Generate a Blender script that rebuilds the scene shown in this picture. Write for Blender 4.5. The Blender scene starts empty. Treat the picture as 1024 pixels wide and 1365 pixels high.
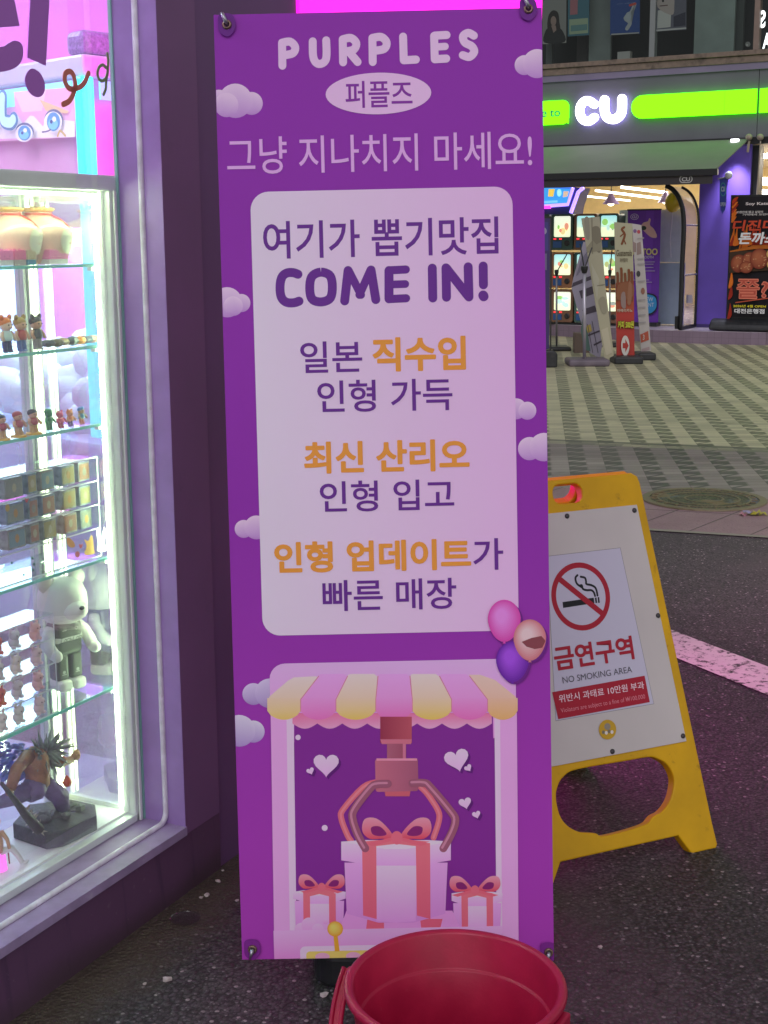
import bpy, bmesh, math, random
from mathutils import Vector, Matrix
random.seed(7)
S = bpy.context.scene
COL = bpy.context.collection
V = Vector
# ------------------------------------------------------------------ camera
FPX, CX, CY, CAMZ = 1831.0, 512.0, 682.5, 1.45
PITCH, ROLL = math.atan(361/1831.), .0062
_r0 = V((1, 0, 0)); CF = V((0, math.cos(PITCH), -math.sin(PITCH))); _u0 = _r0.cross(CF)
CR = _r0*math.cos(ROLL)-_u0*math.sin(ROLL); CU_ = _u0*math.cos(ROLL)+_r0*math.sin(ROLL)
EYE = V((0, 0, CAMZ))
cd = bpy.data.cameras.new('camera'); cam = bpy.data.objects.new('camera', cd); COL.objects.link(cam)
cd.sensor_fit = 'VERTICAL'; cd.sensor_height = 24; cd.lens = FPX/1365*24; cd.clip_start = .05; cd.clip_end = 2000
M = Matrix((( CR.x, CU_.x, -CF.x, EYE.x), (CR.y, CU_.y, -CF.y, EYE.y), (CR.z, CU_.z, -CF.z, EYE.z), (0, 0, 0, 1)))
cam.matrix_world = M
S.camera = cam
# ------------------------------------------------------------------ night sky glow, soft city light, exposure
W = bpy.data.worlds.new("World"); S.world = W; W.use_nodes = True
wt = W.node_tree; bg = wt.nodes['Background']
sky = wt.nodes.new('ShaderNodeTexSky'); sky.sky_type = 'NISHITA'; sky.sun_disc = False
sky.sun_elevation = math.radians(35); sky.sun_rotation = math.radians(160)
hs = wt.nodes.new('ShaderNodeHueSaturation'); hs.inputs['Saturation'].default_value = .2
wt.links.new(sky.outputs[0], hs.inputs['Color']); wt.links.new(hs.outputs[0], bg.inputs['Color'])
bg.inputs['Strength'].default_value = .09
sd = bpy.data.lights.new('sun', 'SUN'); sd.energy = .8; sd.angle = math.radians(40); sd.color = (1, .92, 1)
so = bpy.data.objects.new('sun', sd); COL.objects.link(so); so.rotation_euler = (math.radians(50), 0, math.radians(-20))
S.view_settings.view_transform = 'Standard'; S.view_settings.look = 'None'; S.view_settings.gamma = 1
S.view_settings.exposure = 0
# ------------------------------------------------------------------ helpers
def lin(c):
    c = c/255.
    return c/12.92 if c <= .04045 else ((c+.055)/1.055)**2.4
def C(r, g, b, k=1.0):
    return tuple(min(.9, lin(x)*k) for x in (r, g, b))
def ray(px, py): return CF+CR*((px-CX)/FPX)-CU_*((py-CY)/FPX)
def ground(px, py, z=0.0):
    d = ray(px, py); return EYE+d*((z-CAMZ)/d.z)
class Frame:
    def __init__(s, o, x, y=(0, 0, 1)):
        s.o = V(o); s.x = V(x).normalized(); s.y = V(y).normalized(); s.n = s.x.cross(s.y).normalized()
    def w(s, a, b, c=0.): return s.o+s.x*a+s.y*b+s.n*c
    def px(s, x, y, c=0.):
        d = ray(x, y); p = s.o+s.n*c; q = EYE+d*((p-EYE).dot(s.n)/d.dot(s.n))-s.o
        return (q.dot(s.x), q.dot(s.y))
    def pxs(s, pts, c=0.): return [s.px(x, y, c) for x, y in pts]
    def at(s, x, y, c=0.): a, b = s.px(x, y, c); return s.w(a, b, c)
WF = Frame((0, 0, 0), (1, 0, 0), (0, 1, 0))     # plan frame: a=x b=y c=z
MATS = {}
def nd(t, typ, **k):
    n = t.nodes.new(typ)
    for a, b in k.items(): setattr(n, a, b)
    return n
def mat(name, col=(.5, .5, .5), rough=.5, metal=0., vary=.0, scale=8., bump=0., bscale=60., emit=None, es=1., spec=.5, coat=0., vcol=False, dirt=None, dscale=3., dth=.55):
    if name in MATS: return MATS[name]
    m = bpy.data.materials.new(name); m.use_nodes = True; t = m.node_tree; b = t.nodes['Principled BSDF']
    b.inputs['Roughness'].default_value = rough; b.inputs['Metallic'].default_value = metal
    b.inputs['Specular IOR Level'].default_value = spec; b.inputs['Coat Weight'].default_value = coat
    b.inputs['Base Color'].default_value = (*col, 1)
    tc = nd(t, 'ShaderNodeTexCoord'); src = None
    if vcol:
        a = nd(t, 'ShaderNodeVertexColor', layer_name='Col'); src = a.outputs[0]
        t.links.new(src, b.inputs['Base Color'])
    if vary:
        n = nd(t, 'ShaderNodeTexNoise'); n.inputs['Scale'].default_value = scale; n.inputs['Detail'].default_value = 6
        t.links.new(tc.outputs['Object'], n.inputs['Vector'])
        r = nd(t, 'ShaderNodeMapRange'); r.inputs['From Min'].default_value = .3; r.inputs['From Max'].default_value = .7
        r.inputs['To Min'].default_value = 1-vary; r.inputs['To Max'].default_value = 1+vary
        t.links.new(n.outputs['Fac'], r.inputs['Value'])
        mx = nd(t, 'ShaderNodeMix', data_type='RGBA', blend_type='MULTIPLY'); mx.inputs['Factor'].default_value = 1
        if src: t.links.new(src, mx.inputs[6])
        else: mx.inputs[6].default_value = (*col, 1)
        t.links.new(r.outputs[0], mx.inputs[7]); src = mx.outputs[2]
        t.links.new(src, b.inputs['Base Color'])
        rr = nd(t, 'ShaderNodeMapRange'); rr.inputs['To Min'].default_value = max(0, rough-.12); rr.inputs['To Max'].default_value = min(1, rough+.12)
        t.links.new(n.outputs['Fac'], rr.inputs['Value']); t.links.new(rr.outputs[0], b.inputs['Roughness'])
    if dirt:
        n = nd(t, 'ShaderNodeTexNoise'); n.inputs['Scale'].default_value = dscale; n.inputs['Detail'].default_value = 9; n.inputs['Roughness'].default_value = .7
        t.links.new(tc.outputs['Object'], n.inputs['Vector'])
        r = nd(t, 'ShaderNodeMapRange'); r.inputs['From Min'].default_value = dth; r.inputs['From Max'].default_value = dth+.15
        r.inputs['To Max'].default_value = .75
        t.links.new(n.outputs['Fac'], r.inputs['Value'])
        mx = nd(t, 'ShaderNodeMix', data_type='RGBA')
        t.links.new(r.outputs[0], mx.inputs['Factor'])
        if src: t.links.new(src, mx.inputs[6])
        else: mx.inputs[6].default_value = (*col, 1)
        mx.inputs[7].default_value = (*dirt, 1); t.links.new(mx.outputs[2], b.inputs['Base Color'])
    if bump:
        n = nd(t, 'ShaderNodeTexNoise'); n.inputs['Scale'].default_value = bscale; n.inputs['Detail'].default_value = 5
        t.links.new(tc.outputs['Object'], n.inputs['Vector'])
        bp = nd(t, 'ShaderNodeBump'); bp.inputs['Strength'].default_value = bump; bp.inputs['Distance'].default_value = .01
        t.links.new(n.outputs['Fac'], bp.inputs['Height']); t.links.new(bp.outputs[0], b.inputs['Normal'])
    if emit:
        if vcol: t.links.new(src, b.inputs['Emission Color'])
        else: b.inputs['Emission Color'].default_value = (*emit, 1)
        b.inputs['Emission Strength'].default_value = es
    MATS[name] = m; return m
def glass(name, tint=(1, 1, 1), refl=.06, edge=True, haze=0.):
    if name in MATS: return MATS[name]
    m = bpy.data.materials.new(name); m.use_nodes = True; t = m.node_tree; t.nodes.clear()
    o = nd(t, 'ShaderNodeOutputMaterial'); tr = nd(t, 'ShaderNodeBsdfTransparent'); gl = nd(t, 'ShaderNodeBsdfGlossy'); mx = nd(t, 'ShaderNodeMixShader')
    tr.inputs[0].default_value = (*tint, 1); gl.inputs['Roughness'].default_value = .01; gl.inputs[0].default_value = (.95, .97, .95, 1)
    if edge:
        lw = nd(t, 'ShaderNodeLayerWeight'); lw.inputs[0].default_value = .25
        r = nd(t, 'ShaderNodeMapRange'); r.inputs['To Min'].default_value = refl; r.inputs['To Max'].default_value = min(1, refl*3+.12)
        t.links.new(lw.outputs['Fresnel'], r.inputs['Value']); t.links.new(r.outputs[0], mx.inputs[0])
    else: mx.inputs[0].default_value = refl
    base = tr.outputs[0]
    if haze:      # added haze film so light behind gives the pane a milky glow
        dl_ = nd(t, 'ShaderNodeBsdfTranslucent'); dl_.inputs[0].default_value = (.85, .9, .88, 1); m2 = nd(t, 'ShaderNodeMixShader')
        tcd = nd(t, 'ShaderNodeTexCoord'); nz = nd(t, 'ShaderNodeTexNoise'); nz.inputs['Scale'].default_value = 5; nz.inputs['Detail'].default_value = 8; t.links.new(tcd.outputs['Object'], nz.inputs['Vector'])
        mr = nd(t, 'ShaderNodeMapRange'); mr.inputs['From Min'].default_value = .3; mr.inputs['From Max'].default_value = .7; mr.inputs['To Min'].default_value = haze*.75; mr.inputs['To Max'].default_value = haze*1.25
        t.links.new(nz.outputs['Fac'], mr.inputs['Value']); t.links.new(mr.outputs[0], m2.inputs[0]); t.links.new(tr.outputs[0], m2.inputs[1]); t.links.new(dl_.outputs[0], m2.inputs[2]); base = m2.outputs[0]
    t.links.new(base, mx.inputs[1]); t.links.new(gl.outputs[0], mx.inputs[2]); t.links.new(mx.outputs[0], o.inputs[0])
    MATS[name] = m; return m
LOC = {}
def tag(o, label=None, cat=None, group=None, kind=None):
    if label: o['label'] = label
    if cat: o['category'] = cat
    if group: o['group'] = group
    if kind: o['kind'] = kind
    return o
def thing(name, loc, label, cat, group=None):
    o = bpy.data.objects.new(name, None); COL.objects.link(o); o.location = loc; o.empty_display_size = .1
    LOC[o.name] = V(loc); return tag(o, label, cat, group)
class MB:
    def __init__(s): s.v = []; s.f = []; s.m = []; s.c = []
    def add(s, vs, fs, mi=0, cols=None):
        n = len(s.v); s.v += [V(p) for p in vs]; s.f += [[i+n for i in f] for f in fs]; s.m += [mi]*len(fs)
        s.c += (cols if cols else [(1, 1, 1)]*len(vs))
        return s
    def box(s, F, a0, a1, b0, b1, c0, c1, mi=0):
        p = [F.w(a, b, c) for c in (c0, c1) for b in (b0, b1) for a in (a0, a1)]
        return s.add(p, [(0, 1, 3, 2), (4, 6, 7, 5), (0, 4, 5, 1), (2, 3, 7, 6), (0, 2, 6, 4), (1, 5, 7, 3)], mi)
    def sheet(s, F, poly, c=0., mi=0, cols=None): return s.add([F.w(a, b, c) for a, b in poly], [list(range(len(poly)))], mi, cols)
    def prism(s, F, poly, c0, c1, mi=0):
        n = len(poly); p = [F.w(a, b, c0) for a, b in poly]+[F.w(a, b, c1) for a, b in poly]
        return s.add(p, [list(range(n))[::-1], list(range(n, 2*n))]+[(i, (i+1) % n, (i+1) % n+n, i+n) for i in range(n)], mi)
    def tube(s, pts, r, mi=0, n=8):
        pts = [V(p) for p in pts]; N = len(pts); vs = []; fs = []; up = None
        for i, p in enumerate(pts):
            d = (pts[min(i+1, N-1)]-pts[max(i-1, 0)]).normalized()
            if up is None: up = d.orthogonal().normalized()
            a = (up-d*up.dot(d)).normalized(); up = a; b = d.cross(a); rr = r[i] if isinstance(r, (list, tuple)) else r
            vs += [p+(a*math.cos(2*math.pi*k/n)+b*math.sin(2*math.pi*k/n))*rr for k in range(n)]
        for i in range(N-1):
            fs += [(i*n+k, i*n+(k+1) % n, (i+1)*n+(k+1) % n, (i+1)*n+k) for k in range(n)]
        fs += [list(range(n))[::-1], list(range((N-1)*n, N*n))]
        return s.add(vs, fs, mi)
    def lathe(s, o, prof, mi=0, n=32, axis=(0, 0, 1), ea=None, eb=None, cap=True):
        o = V(o); ax = V(axis).normalized(); a = V(ea) if ea else ax.orthogonal().normalized(); b = V(eb) if eb else ax.cross(a); vs = []; fs = []
        for r, h in prof: vs += [o+ax*h+(a*math.cos(2*math.pi*k/n)+b*math.sin(2*math.pi*k/n))*r for k in range(n)]
        for i in range(len(prof)-1): fs += [(i*n+k, i*n+(k+1) % n, (i+1)*n+(k+1) % n, (i+1)*n+k) for k in range(n)]
        if cap: fs += [list(range(n))[::-1], list(range((len(prof)-1)*n, len(prof)*n))]
        return s.add(vs, fs, mi)
    def ball(s, c, r, mi=0, F=None, n=14):
        c = V(c); rx, ry, rz = (r, r, r) if not isinstance(r, (tuple, list)) else r
        X, Y, Z = (F.x, F.y, F.n) if F else (V((1, 0, 0)), V((0, 0, 1)), V((0, 1, 0)))
        h = n//2; vs = [c+Y*ry]; fs = []
        for i in range(1, h):
            t = math.pi*i/h
            vs += [c+Y*(ry*math.cos(t))+X*(rx*math.sin(t)*math.cos(2*math.pi*k/n))+Z*(rz*math.sin(t)*math.sin(2*math.pi*k/n)) for k in range(n)]
        vs.append(c-Y*ry); L = len(vs)-1
        fs += [(0, 1+k, 1+(k+1) % n) for k in range(n)]
        for i in range(h-2): fs += [(1+i*n+k, 1+(i+1)*n+k, 1+(i+1)*n+(k+1) % n, 1+i*n+(k+1) % n) for k in range(n)]
        fs += [(L, 1+(h-2)*n+(k+1) % n, 1+(h-2)*n+k) for k in range(n)]
        return s.add(vs, fs, mi)
    def build(s, name, mats, parent=None, smooth=False, bevel=0., loc=None, noise=0., seg=2):
        if not isinstance(mats, (list, tuple)): mats = [mats]
        off = V((0, 0, 0))
        if parent is not None:
            q = parent
            while q.parent is not None: q = q.parent
            off = LOC.get(q.name, V((0, 0, 0)))
        elif loc is not None: off = V(loc)
        me = bpy.data.meshes.new(name)
        vv = [p-off for p in s.v]
        if noise: vv = [p+V((random.uniform(-1, 1), random.uniform(-1, 1), random.uniform(-1, 1)))*noise for p in vv]
        me.from_pydata([tuple(p) for p in vv], [], s.f)
        for m in mats: me.materials.append(m)
        me.polygons.foreach_set('material_index', s.m)
        if any(m.name.startswith('print') for m in mats):
            ca = me.color_attributes.new('Col', 'FLOAT_COLOR', 'POINT')
            for i, c in enumerate(s.c): ca.data[i].color = (*c, 1)
        else:
            bm = bmesh.new(); bm.from_mesh(me); bmesh.ops.recalc_face_normals(bm, faces=bm.faces); bm.to_mesh(me); bm.free()
        if smooth: me.polygons.foreach_set('use_smooth', [True]*len(me.polygons))
        me.update()
        o = bpy.data.objects.new(name, me); COL.objects.link(o)
        if parent is not None: o.parent = parent
        elif loc is not None: o.location = loc; LOC[o.name] = V(loc)
        if bevel:
            b = o.modifiers.new('bevel', 'BEVEL'); b.width = bevel; b.segments = seg; b.limit_method = 'ANGLE'; b.angle_limit = math.radians(40)
        return o
def copy_tree(o, parent=None, delta=None, label=None):
    c = o.copy(); COL.objects.link(c)
    if parent is not None: c.parent = parent
    if delta is not None: c.location = V(o.location)+V(delta)
    if label: c['label'] = label
    for ch in list(o.children): copy_tree(ch, c)
    return c
# flat curve outlines with holes -> bevelled plate
def plate(F, loops, thick, bev=0.0, c=0.):
    cu = bpy.data.curves.new('outline', 'CURVE'); cu.dimensions = '2D'; cu.fill_mode = 'BOTH'; cu.extrude = thick/2-bev; cu.bevel_depth = bev; cu.bevel_resolution = 2; cu.offset = -bev
    for lp in loops:
        sp = cu.splines.new('POLY'); sp.points.add(len(lp)-1)
        for i, (a, b) in enumerate(lp): sp.points[i].co = (a, b, 0, 1)
        sp.use_cyclic_u = True
    o = bpy.data.objects.new('outline', cu); COL.objects.link(o); bpy.context.view_layer.update()
    me = bpy.data.meshes.new_from_object(o.evaluated_get(bpy.context.evaluated_depsgraph_get()))
    mb = MB(); mb.add([F.w(v.co.x, v.co.y, c+v.co.z) for v in me.vertices], [list(p.vertices) for p in me.polygons])
    bpy.data.objects.remove(o); bpy.data.curves.remove(cu); bpy.data.meshes.remove(me)
    return mb
_TX = {}
def glyphs(body, bold=0.):
    k = (body, bold)
    if k in _TX: return _TX[k]
    cu = bpy.data.curves.new('lettering', 'FONT'); cu.body = body; cu.offset = bold; cu.resolution_u = 4
    o = bpy.data.objects.new('lettering', cu); COL.objects.link(o); bpy.context.view_layer.update()
    me = bpy.data.meshes.new_from_object(o.evaluated_get(bpy.context.evaluated_depsgraph_get()))
    vs = [(v.co.x, v.co.y) for v in me.vertices]; fs = [list(p.vertices) for p in me.polygons]
    bpy.data.objects.remove(o); bpy.data.curves.remove(cu); bpy.data.meshes.remove(me)
    x0 = min(v[0] for v in vs); x1 = max(v[0] for v in vs); y0 = min(v[1] for v in vs); y1 = max(v[1] for v in vs)
    _TX[k] = ([((a-x0)/(x1-x0), (b-y0)/(y1-y0)) for a, b in vs], fs); return _TX[k]
def crom(pts, n=6, closed=False):
    P = [V((p[0], p[1])) for p in pts]; out = []; N = len(P)
    for i in range(N if closed else N-1):
        p0 = P[(i-1) % N] if closed or i > 0 else P[i]; p1 = P[i]; p2 = P[(i+1) % N]; p3 = P[(i+2) % N] if closed or i+2 < N else P[(i+1) % N]
        for k in range(n):
            t = k/n; out.append(.5*((2*p1)+(p2-p0)*t+(2*p0-5*p1+4*p2-p3)*t*t+(3*p1-p0-3*p2+p3)*t**3))
    if not closed: out.append(P[-1])
    return [(p.x, p.y) for p in out]
def stroke_outline(pts, w, cap=True):
    P = [V(p) for p in pts]; N = len(P); L = []; R = []; r = w/2
    for i in range(N):
        d1 = (P[i]-P[i-1]).normalized() if i > 0 else None; d2 = (P[i+1]-P[i]).normalized() if i < N-1 else None
        d1 = d1 or d2; d2 = d2 or d1; t = (d1+d2)
        t = t.normalized() if t.length > 1e-6 else d1
        nn = V((-t.y, t.x)); k = 1/max(.5, nn.dot(V((-d1.y, d1.x))))
        L.append(P[i]+nn*r*k); R.append(P[i]-nn*r*k)
    out = list(L)
    def capd(c, d):
        a0 = math.atan2(d.x, -d.y)  # angle of left normal (-dy,dx)
        a0 = math.atan2(d.x, -d.y)
        return [c+V((math.cos(a0-math.pi*k/8), math.sin(a0-math.pi*k/8)))*r for k in range(1, 8)]
    if cap: out += capd(P[-1], (P[-1]-P[-2]).normalized())
    out += R[::-1]
    if cap: out += capd(P[0], (P[0]-P[1]).normalized())
    return [(p.x, p.y) for p in out]
def circ(cx, cy, rx, ry=None, n=28, rot=0): 
    ry = rx if ry is None else ry
    return [(cx+rx*math.cos(2*math.pi*k/n+rot), cy+ry*math.sin(2*math.pi*k/n+rot)) for k in range(n)]
def rrect(x0, y0, x1, y1, r, n=5):
    out = []
    for cx, cy, a in ((x1-r, y1-r, 0), (x0+r, y1-r, 90), (x0+r, y0+r, 180), (x1-r, y0+r, 270)):
        for k in range(n+1): t = math.radians(a+90*k/n); out.append((cx+r*math.cos(t), cy+r*math.sin(t)))
    return out
def clip(poly, a0, a1, b0=-1e9, b1=1e9):
    for ax, lim, sg in ((0, a0, 1), (0, a1, -1), (1, b0, 1), (1, b1, -1)):
        out = []; n = len(poly)
        for i in range(n):
            p, q = poly[i], poly[(i+1) % n]; dp, dq = sg*(p[ax]-lim), sg*(q[ax]-lim)
            if dp >= 0: out.append(p)
            if dp*dq < 0: t = dp/(dp-dq); out.append((p[0]+(q[0]-p[0])*t, p[1]+(q[1]-p[1])*t))
        poly = out
        if not poly: return poly
    return poly
class Art:
    """flat printed graphics on a plane; colours are ink colours per vertex"""
    def __init__(s, F, base=0., step=.00006, lim=None):
        s.F = F; s.mb = MB(); s.base = base; s.step = step; s.lim = lim; s.L = 0
    def _c(s, col, a, b): return col(a, b) if callable(col) else col
    def poly(s, pts, col, new=True):
        if s.lim: pts = clip(pts, *s.lim)
        if len(pts) < 3: return
        if new: s.L += 1
        s.mb.sheet(s.F, pts, s.base+s.L*s.step, 0, [s._c(col, a, b) for a, b in pts])
    def ppx(s, pts, col): s.poly(s.F.pxs(pts, s.base) if s.base else s.F.pxs(pts), col)
    def disc(s, c, rx, ry, col, edge=None, off=(0, 0), n=28, rings=5):
        """radially graded disc (printed)"""
        s.L += 1; z = s.base+s.L*s.step; vs = []; cs = []; fs = []
        for i in range(rings+1):
            t = i/rings; k = 1-t
            for j in range(n):
                a = 2*math.pi*j/n
                p = (c[0]+off[0]*k*rx+rx*t*math.cos(a), c[1]+off[1]*k*ry+ry*t*math.sin(a))
                vs.append(s.F.w(p[0], p[1], z)); e = edge or col
                cs.append(tuple(x+(y-x)*t*t for x, y in zip(col, e)))
        for i in range(rings):
            fs += [(i*n+j, i*n+(j+1) % n, (i+1)*n+(j+1) % n, (i+1)*n+j) for j in range(n)]
        s.mb.add(vs, fs, 0, cs)
    def stroke(s, pts, w, col, cap=True): s.poly(stroke_outline(pts, w, cap), col)
    def spx(s, pts, wpx, col, smooth=0, cap=True):
        q = s.F.pxs(crom(pts, smooth) if smooth else pts, s.base); a = s.F.px(*pts[0], s.base); b = s.F.px(pts[0][0]+10, pts[0][1], s.base)
        s.stroke(q, wpx*math.hypot(b[0]-a[0], b[1]-a[1])/10, col, cap)
    def text(s, body, bl, tr, col, bold=0., new=True, px=True, flip=False, shear=0.):
        a0, b0 = s.F.px(*bl, s.base) if px else bl; a1, b1 = s.F.px(*tr, s.base) if px else tr
        if bold > .016:
            hh = abs(b1-b0); r = bold*.62*hh
            for i in range(8):
                t = math.pi*i/4; dx, dy = r*math.cos(t), r*math.sin(t)
                s.text(body, (a0+r+dx, b0+r+dy), (a1-r+dx, b1-r+dy), col, .012, True, False, flip, shear)
            return
        vs, fs = glyphs(body, bold)
        if new: s.L += 1
        z = s.base+s.L*s.step
        pts = [(a0+(1-x if flip else x)*(a1-a0)+shear*y*(b1-b0), b0+y*(b1-b0)) for x, y in vs]
        s.mb.add([s.F.w(a, b, z) for a, b in pts], fs, 0, [s._c(col, a, b) for a, b in pts])
    def build(s, name, m, parent=None, loc=None): return s.mb.build(name, m, parent, loc=loc)
def grad(b0, b1, c0, c1, ax=1):
    def f(a, b):
        t = ((a, b)[ax]-b0)/(b1-b0); t = max(0, min(1, t)); return tuple(x+(y-x)*t for x, y in zip(c0, c1))
    return f
def tint(c, k): return tuple(min(.95, x*k) for x in c)
# ------------------------------------------------------------------ planes of the place
_th = math.radians(26.75)
W0 = ground(66.4, 1323.8)
SHOP = Frame(W0, (math.sin(_th), math.cos(_th), 0))       # street face of the near shop; c<0 goes inside
FAC = Frame(ground(955, 437, .18)-V((0, 0, .18)), (.878, -.479, 0))   # face of the convenience store; b = height
print('fac', FAC.o, FAC.n)
PRINT = mat('print', vcol=True, rough=.5, bump=.10, bscale=6, spec=.22)
PRINT_LIT = mat('print_lit', vcol=True, rough=.4, emit=(1, 1, 1), es=.9)
ALU = mat('brushed_aluminium', (.62, .63, .66), .35, .6, vary=.08, scale=30)
DARKPLASTIC = mat('black_plastic', (.02, .021, .024), .45, vary=.3, scale=20, dirt=(.06, .055, .05), dscale=12, dth=.58)
# ------------------------------------------------------------------ ground
class NB:
    """small node-expression helper"""
    def __init__(s, t): s.t = t
    def m(s, op, a, b=0., c=0.):
        n = s.t.nodes.new('ShaderNodeMath'); n.operation = op
        for i, x in enumerate((a, b, c)):
            if isinstance(x, (int, float)): n.inputs[i].default_value = x
            else: s.t.links.new(x, n.inputs[i])
        return n.outputs[0]
    def mix(s, f, a, b, blend='MIX'):
        n = s.t.nodes.new('ShaderNodeMix'); n.data_type = 'RGBA'; n.blend_type = blend
        for i, x in ((0, f), (6, a), (7, b)):
            if isinstance(x, (int, float)): n.inputs[i].default_value = x
            elif isinstance(x, tuple): n.inputs[i].default_value = (*x, 1)
            else: s.t.links.new(x, n.inputs[i])
        return n.outputs[2]
    def noise(s, vec, sc, det=4, rough=.55):
        n = s.t.nodes.new('ShaderNodeTexNoise'); n.inputs['Scale'].default_value = sc; n.inputs['Detail'].default_value = det; n.inputs['Roughness'].default_value = rough
        s.t.links.new(vec, n.inputs['Vector']); return n.outputs['Fac']
    def step(s, x, lo, hi):
        n = s.t.nodes.new('ShaderNodeMapRange'); n.interpolation_type = 'SMOOTHSTEP'
        s.t.links.new(x, n.inputs['Value']); n.inputs['From Min'].default_value = lo; n.inputs['From Max'].default_value = hi; return n.outputs[0]
def newmat(name):
    m = bpy.data.materials.new(name); m.use_nodes = True; t = m.node_tree; MATS[name] = m
    b = t.nodes['Principled BSDF']; tc = t.nodes.new('ShaderNodeTexCoord'); sx = t.nodes.new('ShaderNodeSeparateXYZ'); t.links.new(tc.outputs['Object'], sx.inputs[0])
    return m, t, b, tc.outputs['Object'], sx.outputs[0], sx.outputs[1], NB(t)
def asphalt():
    m, t, b, P, X, Y, q = newmat('asphalt')
    v = t.nodes.new('ShaderNodeTexVoronoi'); v.inputs['Scale'].default_value = 125; t.links.new(P, v.inputs['Vector'])
    v2 = t.nodes.new('ShaderNodeTexVoronoi'); v2.inputs['Scale'].default_value = 210; t.links.new(P, v2.inputs['Vector'])
    sc = t.nodes.new('ShaderNodeSeparateColor'); t.links.new(v.outputs['Color'], sc.inputs[0])
    sc2 = t.nodes.new('ShaderNodeSeparateColor'); t.links.new(v2.outputs['Color'], sc2.inputs[0])
    big = q.noise(P, 1.3, 5); med = q.noise(P, 14, 5)
    base = q.mix(q.step(sc.outputs[0], 0, 1), (.032, .028, .031), (.085, .077, .083))
    base = q.mix(q.step(sc2.outputs[1], .945, .975), base, (.19, .175, .185))
    base = q.mix(q.step(sc.outputs[2], .982, .99), base, (.32, .28, .29))
    edge = q.step(v.outputs['Distance'], .35, .75)
    base = q.mix(edge, base, (.012, .011, .012))
    base = q.mix(q.m('MULTIPLY', q.step(big, .45, .65), .45), base, (.028, .026, .029))
    pn_ = q.noise(P, .55, 3); base = q.mix(q.m('MULTIPLY', q.step(pn_, .5, .56), .35), base, (.085, .072, .074))
    st_ = q.noise(P, 2.7, 6, .6); base = q.mix(q.m('MULTIPLY', q.step(st_, .60, .72), .6), base, (.018, .016, .018))
    cv_ = t.nodes.new('ShaderNodeTexVoronoi'); cv_.feature = 'DISTANCE_TO_EDGE'; cv_.inputs['Scale'].default_value = .9
    wv = t.nodes.new('ShaderNodeVectorMath'); wv.operation = 'ADD'; nz = t.nodes.new('ShaderNodeTexNoise'); nz.inputs['Scale'].default_value = 3.2; nz.inputs['Detail'].default_value = 7
    t.links.new(P, nz.inputs['Vector']); t.links.new(P, wv.inputs[0]); t.links.new(nz.outputs['Color'], wv.inputs[1]); t.links.new(wv.outputs[0], cv_.inputs['Vector'])
    crack = q.m('MULTIPLY', q.m('SUBTRACT', 1., q.step(cv_.outputs['Distance'], .002, .007)), q.step(pn_, .42, .5)); base = q.mix(q.m('MULTIPLY', crack, .8), base, (.01, .009, .01))
    # soil washed along the foot of the shop wall
    en = (-math.cos(_th), math.sin(_th)); d = q.m('ADD', q.m('MULTIPLY', q.m('SUBTRACT', X, W0.x), -en[0]), q.m('MULTIPLY', q.m('SUBTRACT', Y, W0.y), -en[1]))
    soil = q.m('SUBTRACT', 1., q.step(q.m('ADD', d, q.m('MULTIPLY', q.m('SUBTRACT', med, .5), .22)), .06, .2))
    uu_ = q.m('ADD', q.m('MULTIPLY', q.m('SUBTRACT', X, W0.x), math.sin(_th)), q.m('MULTIPLY', q.m('SUBTRACT', Y, W0.y), math.cos(_th)))
    soil = q.m('MULTIPLY', soil, q.m('SUBTRACT', 1., q.step(uu_, 1.2, 2.2)))
    base = q.mix(q.m('MULTIPLY', soil, .85), base, q.mix(med, (.034, .024, .018), (.11, .08, .058)))
    # lamp glare on the far road, put into its colour beyond the painted line
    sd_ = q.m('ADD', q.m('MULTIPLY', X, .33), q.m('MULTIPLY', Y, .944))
    far_glare = q.step(q.m('ADD', sd_, q.m('MULTIPLY', q.m('SUBTRACT', big, .5), 1.2)), 4.3, 6.0)
    base = q.mix(far_glare, base, q.mix(1., q.mix(.25, base, (.06, .052, .055)), (2.9, 2.45, 2.6), 'MULTIPLY'))
    t.links.new(base, b.inputs['Base Color']); b.inputs['Roughness'].default_value = .62
    h = q.m('ADD', q.m('MULTIPLY', v.outputs['Distance'], -1.), q.m('MULTIPLY', q.noise(P, 320, 2), .5))
    bp = t.nodes.new('ShaderNodeBump'); bp.inputs['Strength'].default_value = .8; bp.inputs['Distance'].default_value = .006
    t.links.new(h, bp.inputs['Height']); t.links.new(bp.outputs[0], b.inputs['Normal'])
    return m
SD = (.944, -.33); SN = (.33, .944)              # along / across the footway
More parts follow.
